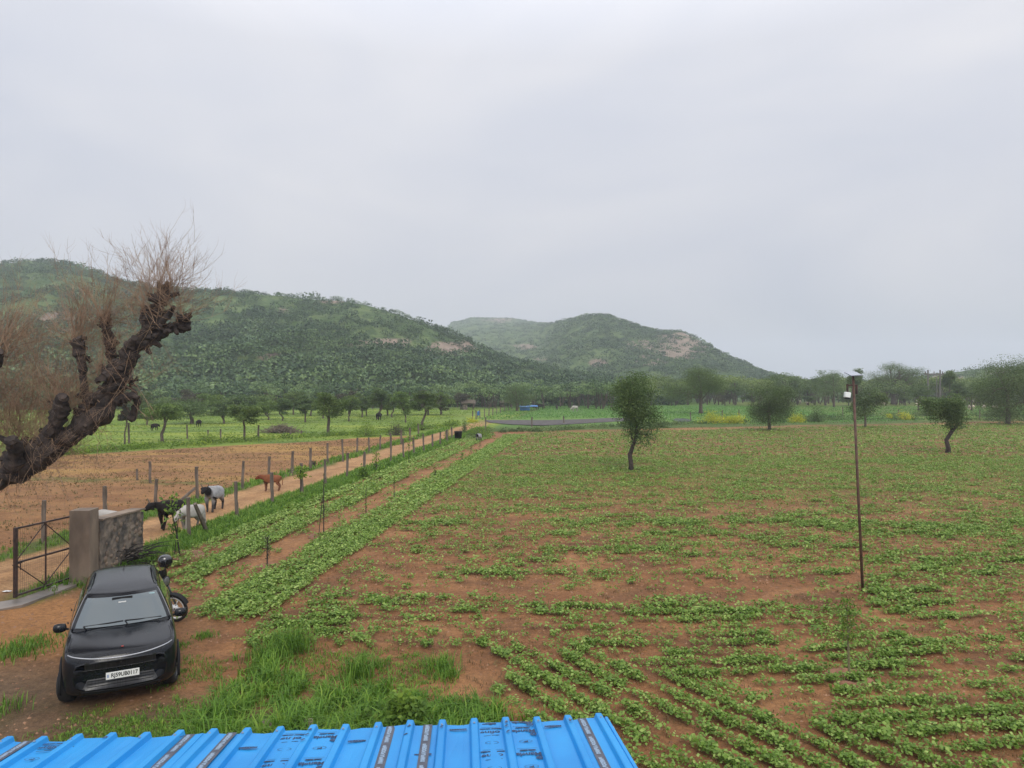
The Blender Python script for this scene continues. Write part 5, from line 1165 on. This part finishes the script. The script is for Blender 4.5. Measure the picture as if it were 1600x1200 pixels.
# heading: local +x is the head
cow(CP(266,825),R(250),h_blk,'black cow walking left just beyond the rubble wall',.84,step=.10,turn=-.5,low=.1)
cow(CP(299,828),R(246),h_wht,'dirty white cow half hidden behind the first fence post',.76,step=.08,low=.6,turn=.3)
cow(CP(334,798),R(268),h_gry,'grey cow with a black face walking toward the camera',.86,step=.07,turn=-.1)
cow(CP(424,768),R(188),h_brn,'reddish brown calf standing behind a fence post farther up the track',.66,horns=False,turn=.5,low=.1)
cow((-13.25,23.2,0),R(172),h_wht,'white cow behind the rubble wall beside the pillar, only the top of its back showing',.76,low=.9,horns=False)
cow((-12.2,21.9,0),R(172),h_wht,'white cow behind the rubble wall, only its pale back showing above the coping',.76,low=.9,horns=False)
G2='distant grazing cattle'
cow((*G(844,640)[:2],0),R(185),h_blk,'distant black cow in the green field under the small dark tree',1.05,low=1,group=G2)
cow((*G(898,643)[:2],0),R(200),h_wht,'distant bright white cow grazing in the green field',1.0,low=1.1,group=G2)
cow((*G(311,667)[:2],0),R(95),h_blk,'distant black calf at the back of the left pasture',.75,low=.6,group=G2,horns=False)
cow((*G(592,657)[:2],0),R(80),h_blk,'distant black cow under the narrow upright pasture tree',1.0,low=.6,group=G2)
cow((*G(242,673)[:2],0),R(70),h_blk,'distant dark calf left of the spindly grey tree',.7,low=.6,group=G2,horns=False)
cow((*G(748,690)[:2],0),R(250),h_gry,'pale calf with a dark head at the far end of the near fence',.62,low=.2,group=G2,horns=False)
def person_far(x,y,label):
    X,Y,_=G(x,y); root=empty('person',(X,Y,0),0,label,'person'); mb=M('dark clothing',(.03,.022,.022),.9)
    nd=[((0,0,.62),(.15,.12)),((0,0,.85),(.17,.12)),((0,0,1.05),(.15,.10)),((0,0,1.17),(.05,.05)),((0,-.02,1.30),(.085,.10)),((.20,0,1.04),(.055,.055)),((.24,-.10,.82),(.04,.04)),((.16,-.22,.72),(.035,.035)),((-.20,0,1.04),(.055,.055)),((-.24,-.10,.82),(.04,.04)),((-.16,-.22,.72),(.035,.035)),((.12,-.20,.55),(.09,.09)),((.13,-.22,.12),(.05,.05)),((.13,-.30,.04),(.045,.04)),((-.12,-.20,.55),(.09,.09)),((-.13,-.22,.12),(.05,.05)),((-.13,-.30,.04),(.045,.04))]
    skin_mesh('body',nd,[(0,1),(1,2),(2,3),(3,4),(2,5),(5,6),(6,7),(2,8),(8,9),(9,10),(0,11),(11,12),(12,13),(0,14),(14,15),(15,16)],mb,root)
person_far(870,641,'small dark seated figure in the green field between the distant cows')
def make_sheep():
    root=empty('sheep',(0,0,0)); mw=M('fleece',(.55,.47,.38),.95,bump=.6,bscale=20); md=M('sheep face',(.12,.09,.07),.9)
    nd=[((-.28,0,.55),(.19,.20)),((0,0,.55),(.21,.22)),((.26,0,.57),(.17,.18)),((.42,0,.62),(.09,.10)),((.54,0,.55),(.07,.075)),((.66,0,.46),(.045,.05)),((-.46,0,.55),(.05,.06)),((.52,.12,.60),(.025,.03)),((.52,-.12,.60),(.025,.03))]; e=[(0,1),(1,2),(2,3),(3,4),(4,5),(0,6),(4,7),(4,8)]
    for x,k0 in ((.24,2),(-.28,0)):
        for sy in (-1,1): k=len(nd); nd+=[((x,sy*.11,.38),(.05,.06)),((x+.02,sy*.11,.2),(.028,.028)),((x,sy*.11,.02),(.03,.03))]; e+=[(k0,k),(k,k+1),(k+1,k+2)]
    skin_mesh('body',nd,e,mw,root,1); b=MB(); b.tube([(.54,0,.555),(.62,0,.49),(.675,0,.445)],[.074,.062,.045],8); b.build('face',md,root,smooth=True); return root
sh0=make_sheep(); SH=[(1250,631),(1262,633),(1330,632),(1345,631),(1434,636),(1435,630),(1475,633),(1505,632),(1514,641),(1519,640),(1537,640),(1521,628),(1380,634),(1555,641),(1488,619.5),(1362,633)]
SH=sorted(SH)
for i,(x,y) in enumerate(SH):
    o=sh0 if i==0 else copy_tree(sh0); X,Y,_=G(x,max(y,630)); o.location=(X,Y,.1); o.rotation_euler.z=random.uniform(0,6.28); o.scale=(1.25,)*3; tag(o,'pale sheep grazing beyond the crop field, %s from the left of the flock'%nth(i),'sheep','flock of sheep')
# ================================================================ SAPLINGS, STAKES
m_stick=M('dark sapling stem',(.03,.024,.02),.9); m_soilw=M('watered soil',(.17,.08,.045),.9,(.26,.13,.07),4,bump=.8,bscale=12)
def sapling(x,yb,yt,label,n,wpx,sticks=1,basin=.45,ls=.09,low=.35,seed=0,name='sapling',mat=None,bare=None,stem=None):
    X,Y,z=G0(x,yb); m=Y/F; H=(yb-yt)*m; g=np.random.default_rng(seed+x); root=empty(name,(X,Y,z),0,label,'sapling','planted saplings')
    b=MB(); lean=bare or 0; b.tube([(0,0,-.05),(lean*.4*m,0,H*.4),(lean*m,0,H*.75),(lean*.9*m,0,H)],[.020,.017,.013,.006],6,jit=.1)
    for _ in range(5):
        a=g.uniform(0,6.28); h0=g.uniform(low,.9)*H; b.tube([(lean*m*h0/H,0,h0),(lean*m*h0/H+math.cos(a)*wpx*m*.3,math.sin(a)*wpx*m*.3,h0+.12*H)],[.008,.003],4,cap=False)
    b.build('trunk',stem or m_stick,root)
    if sticks>1:
        b=MB(); b.tube([(-.16,-.03,-.05),(-.05,0,H*.62)],.012,5); b.build('stake',m_stick,root)
    C=np.stack([g.normal(0,wpx*m*.28,n)+lean*m*.8,g.normal(0,wpx*m*.28,n),g.uniform(low,1.03,n)*H],1)
    v,f,t_=leaves(C,ls*g.uniform(.7,1.3,n),g.uniform(.1,1,n),upness=.5,aspect=2.0,droop=.5); np_mesh('foliage',v,f,mat or L_sap,parent=root,attrs={'tint':t_})
    if basin:
        b=MB(); b.lathe([(.001,.0),(basin*.55,.0),(basin*.8,.07),(basin,.06),(basin*1.25,-.04)],(0,0,.005),22); o=b.build('soil_basin',m_soilw,root,smooth=True)
        for v_ in o.data.vertices: v_.co.z+=random.uniform(-.012,.012)
sapling(282,869,772,'leafy sapling with black stakes in a soil basin beside the track cows',150,26,2,.62,ls=.13,low=.28,bare=-14)
sapling(418,886,838,'small dry dark sapling in the bare strip nearest the motorcycle',130,10,1,.3,ls=.06,low=.3,mat=L_brn)
sapling(506,839,742,'tall thin bare sapling with a dark soil basin in the bare strip',70,8,2,.42,ls=.06,low=.2,mat=L_brn)
sapling(572,805,762,'slender sapling in the bare strip right of the tall bare one',60,8,1,.3,ls=.06)
sapling(616,778,745,'small sapling farther up the bare strip, second beyond the tall bare one',60,9,1,.28,ls=.07)
sapling(470,776,730,'round-topped young tree against the near fence past the brown calf',360,20,1,.5,ls=.10,low=.62,mat=L_past)
sapling(588,738,704,'thin young tree by the near fence beyond the bright bush',160,12,1,0,ls=.10,low=.4,mat=L_past)
sapling(639,727,676,'tall pale sapling leaning by the near fence',90,10,1,0,ls=.10,low=.5,mat=L_past)
sapling(680,745,730,'small sapling in the crop strip, left of the bare path',50,8,1,0,ls=.09)
sapling(722,722,706,'small sapling in the bare strip, third from the far end',50,7,1,0,ls=.09,low=.2)
sapling(736,709,694,'small sapling in the bare strip, second from the far end',50,7,1,0,ls=.09,low=.2)
sapling(750,703,690,'small sapling in the bare strip at its far end',40,6,1,0,ls=.09,low=.2)
sapling(1326,1062,940,'slender feathery-leaved sapling in front of the lamp pole',420,30,1,.35,ls=.055,low=.5,bare=-3,stem=M('pale green stem',(.16,.14,.07),.8))
# ================================================================ ROCKS
def rock(x,y,sx,sy,sz,seed,label):
    X,Y,z=G0(x,y); rs=random.Random(seed); g=np.random.default_rng(seed); b=MB(); n=9; rows=[]
    prof_=[(.001,-.3),(.8,-.2),(1,.1),(.9,.45),(.55,.8),(.001,.95)]; b.lathe(prof_,(0,0,0),9); b.v=[(p[0]*sx*g.uniform(.75,1.15),p[1]*sy*g.uniform(.75,1.15),p[2]*sz*g.uniform(.8,1.15)) for p in b.v]
    o=b.build('rock',M('pinkish rock',(.20,.14,.12),.9,(.40,.30,.25),8,bump=1,bscale=18) if 'pinkish rock' not in bpy.data.materials else bpy.data.materials['pinkish rock']); o.location=(X,Y,z+.02); o.rotation_euler.z=rs.uniform(0,6); tag(o,label,'rock','rocks by the blue roof')
rock(412,1143,.17,.12,.17,1,'large pinkish rock behind the roof edge, left of the other rocks'); rock(483,1142,.13,.11,.20,2,'upright brown rock in the grass behind the roof, right of the other rocks'); rock(446,1147,.07,.05,.05,3,'small flat pale rock between the two large rocks'); rock(456,1150,.05,.04,.07,4,'small pointed rock right beside the flat pale rock'); rock(495,1150,.06,.05,.05,5,'small crumbled stone at the foot of the upright brown rock')
# ================================================================ FAR THINGS
def hut(x,yb,wpx,hpx,label,tarp=None):
    X,Y,_=G(x,yb); m=Y/F; W=wpx*m; H=hpx*m; root=empty('hut',(X,Y,0),R(10),label,'hut'); mt=M('thatch',(.07,.055,.045),1,(.15,.12,.09),6,bump=1,bscale=10) if 'thatch' not in bpy.data.materials else bpy.data.materials['thatch']
    b=MB(); w_=W*.45; b.box((-w_*.5,0,H*.33),(w_*.7,W*.6,H*.66)); b.build('wall',m_rub,root)
    b=MB()
    for sx in (-1,1):
        for sy in (-1,1): b.tube([(sx*W*.42,sy*W*.32,0),(sx*W*.42,sy*W*.32,H*.72)],.07,6)
    b.build('post',m_bark,root)
    b=MB(); rows=[[(W*.55*k*(1+.05*math.sin(q)),W*.42*q2,H*(.95-.3*abs(q2)-.06*abs(k))) for k in (-1,-.5,0,.5,1)] for q,q2 in enumerate((-1.05,-.5,0,.5,1.05))]; b.grid(rows); o=b.build('roof',mt,root); s_=o.modifiers.new('s','SOLIDIFY'); s_.thickness=.2
    return root
hut(731,640,20,17,'dark thatched hut at the far end of the track'); hut(788,636,14,11,'small open thatched shelter at the far fence row')
def tarpshelter():
    X,Y,_=G(826,641); m=Y/F; root=empty('tarpaulin_shelter',(X,Y,0),0,'low blue tarpaulin shelter under the dense dark tree','shelter'); mt=M('blue tarpaulin',(.03,.13,.35),.6,(.06,.2,.45),2); 
    b=MB(); b.grid([[(k*14*m,q*2.0,(8-2.2*abs(q)+.7*math.sin(k*3))*m) for k in (-1,-.6,-.2,.2,.6,1)] for q in (-1,-.3,.3,1)]); o=b.build('canopy',mt,root); o.modifiers.new('s','SOLIDIFY').thickness=.04
    b=MB()
    for k in (-.9,0,.9):
        for q in (-.9,.9): b.tube([(k*14*m,q*2,0),(k*14*m,q*2,6.5*m)],.05,5)
    b.build('post',m_bark,root); b=MB(); b.grid([[(k*14*m,-1.9,z*m) for k in (-1,-.4,.1)] for z in (0,5.5)]); b.build('side_sheet',mt,root)
tarpshelter()
def tank():
    X,Y,_=G(748,652); m=Y/F; root=empty('water_tank',(X,Y,.0),0,'blue water tank on a stand beside the yellow shrub near the hut','water tank'); r=2.6*m
    b=MB(); b.lathe([(r*.95,.3),(r,.33),(r,.5),(r*.94,.52),(r,.54),(r,.75),(r*.94,.77),(r,.79),(r*.9,.95),(r*.4,1.02),(.001,1.03)],(0,0,0),18); b.build('drum',M('blue plastic',(.02,.12,.35),.4),root,smooth=True)
    b=MB(); [b.tube([(sx*r*.7,sy*r*.7,0),(sx*r*.7,sy*r*.7,.3)],.05,5) for sx in (-1,1) for sy in (-1,1)]; b.build('stand',m_bark,root)
tank()
def bin_():
    X,Y,z=G0(716,688); root=empty('feed_bin',(X,Y,z),.2,'black open bin at the end of the near fence','bin'); b=MB(); b.lathe([(.30,0),(.36,.75),(.39,.78),(.39,.82),(.34,.82),(.29,.1),(.001,.1)],(0,0,0),16); b.build('drum',m_trim,root,smooth=True)
    b=MB(); b.tube([(.38,0,.7),(.45,0,.66),(.38,0,.62)],.012,5); b.tube([(-.38,0,.7),(-.45,0,.66),(-.38,0,.62)],.012,5); b.build('handle',m_trim,root)
bin_()
def pylon():
    x0,x1,yb,yt=1450,1469,632,578; Yd=150; a=P(x0,yb,Yd); c=P(x1,yb-2,Yd); H=(yb-yt)*Yd/F; root=empty('pylon',(a[0],Yd,0),0,'far two-pole electricity structure with a crossbar above the small lopsided tree','pylon'); D=c[0]-a[0]; H=P(x0,yt,Yd)[2]; mp_=M('concrete pole',(.14,.13,.125),.9)
    for q in (0,D): b=MB(); b.tube([(q,0,-.2),(q,0,H)],[.20,.14],6); b.build('pole',mp_,root)
    b=MB(); b.box((D/2,0,H-.9),(D+1.4,.16,.28)); b.build('crossbar',mp_,root)
    b=MB(); b.tube([(D*.8,.3,-.1),(D*.8,.3,H-1.6)],.09,5); b.build('stay_pole',mp_,root)
    for q in (-.5,D*.5,D+.5): b=MB(); b.lathe([(.07,0),(.12,.1),(.06,.2),(.12,.3),(.03,.45)],(q,0,H-.76),8); b.build('insulator',M('insulator',(.1,.07,.06),.4) if 'insulator' not in bpy.data.materials else bpy.data.materials['insulator'],root)
pylon()
def brush():
    X,Y,z=G0(440,676); m=Y/F; root=empty('brush_pile',(X,Y,z),0,'heap of cut dead branches in the left pasture','brush pile'); b=MB(); rs=random.Random(3)
    for _ in range(260):
        x=rs.gauss(0,13)*m; L_=rs.uniform(.6,2.2); a=rs.uniform(0,6.28); e=rs.uniform(-.1,.6); h=rs.uniform(0,1)*max(.1,1-(abs(x)/(30*m)))*13*m; d=Vector((math.cos(a)*math.cos(e),math.sin(a)*math.cos(e),math.sin(e))); p=Vector((x,rs.gauss(0,.6),h)); b.tube([p-d*L_*.5,p+Vector((0,0,rs.gauss(0,.1))),p+d*L_*.5],[.03,.022,.008],4,cap=False)
    b.build('branches',M('dead wood',(.10,.075,.055),1,(.2,.16,.12),3),root)
brush()
# cut thorn branches lying on the car-side of the wall, hose in the grass
def lying():
    b=MB(); rs=random.Random(8)
    for _ in range(46):
        a=rs.uniform(-.9,.9); L_=rs.uniform(.3,.9); p=Vector((rs.gauss(0,.35),rs.gauss(0,.15),rs.uniform(.05,.5))); d=Vector((math.cos(a),math.sin(a)*.5,rs.uniform(-.2,.4))); b.tube([p,p+d*L_*.5+Vector((0,0,.05)),p+d*L_],[.02,.014,.005],5)
    o=b.build('branch_heap',m_stick); X,Y,z=G0(200,884); o.location=(X,Y,z); tag(o,'small heap of cut dark branches against the foot of the rubble wall','branches')
    b=MB(); pts=[G0(x,y) for x,y in ((222,879),(240,871),(262,866),(275,868))]; c=Vector(pts[0]); b.tube([Vector(p)-c+Vector((0,0,.02)) for p in pts],.014,6); o=b.build('hose',m_stick); o.location=c; tag(o,'dark hose running across the soil to the leafy sapling','hose')
lying()
# small clods and pebbles on the bare ground
def clods():
    n=12000; Y=8+22*rng.uniform(0,1,n)**1.3; X=rng.uniform(-11,18,n); k=(np.abs(X)<.8*Y)&roofclear(X,Y); X,Y=X[k],Y[k]; n=len(X); r=rng.uniform(.008,.028,n)*(1+.02*Y)
    d=np.array([[1,0,0],[0,1,0],[-1,0,0],[0,-1,0],[0,0,.8]]); c=np.stack([X,Y,gz(X,Y)-.003],1); V=(c[:,None,:]+d[None]*r[:,None,None]*rng.uniform(.6,1.4,(n,5,1))).reshape(-1,3); i=np.arange(n)[:,None]*5
    f=np.concatenate([i+np.array([0,1,4]),i+np.array([1,2,4]),i+np.array([2,3,4]),i+np.array([3,0,4])]); o=np_mesh('soil_clods',V,f,M('soil clod',(.15,.075,.04),.95,(.34,.19,.11),1.5)); tag(o,'loose earth clods scattered on the bare soil','soil',kind='stuff')
clods()
for i,(x,y,lb) in enumerate([(12,921,'scrap of white litter on the earth beyond the gate'),(88,917,'crumpled pale litter under the gate mesh, right of the white scrap')]):
    b=MB(); b.grid([[(k*.09,q*.06,.02+.03*random.random()) for k in (-1,-.3,.4,1)] for q in (-1,0,1)]); o=b.build('litter',m_white); X,Y,z=G0(x,y); o.location=(X,Y,z); tag(o,lb,'litter')
# ================================================================ haze
hz = MB(); hz.box((0, 500, 62), (3400, 3000, 128))
m, t, N, L, b = nodes('mist'); N.remove(b); pv = N.new('ShaderNodeVolumePrincipled'); pv.inputs['Color'].default_value = (.86,.91,1,1)
pv.inputs['Density'].default_value = .0005; pv.inputs['Anisotropy'].default_value = .2
L.new(pv.outputs[0], N['Material Output'].inputs['Volume'])
ho = hz.build('haze', m); tag(ho, kind='stuff')
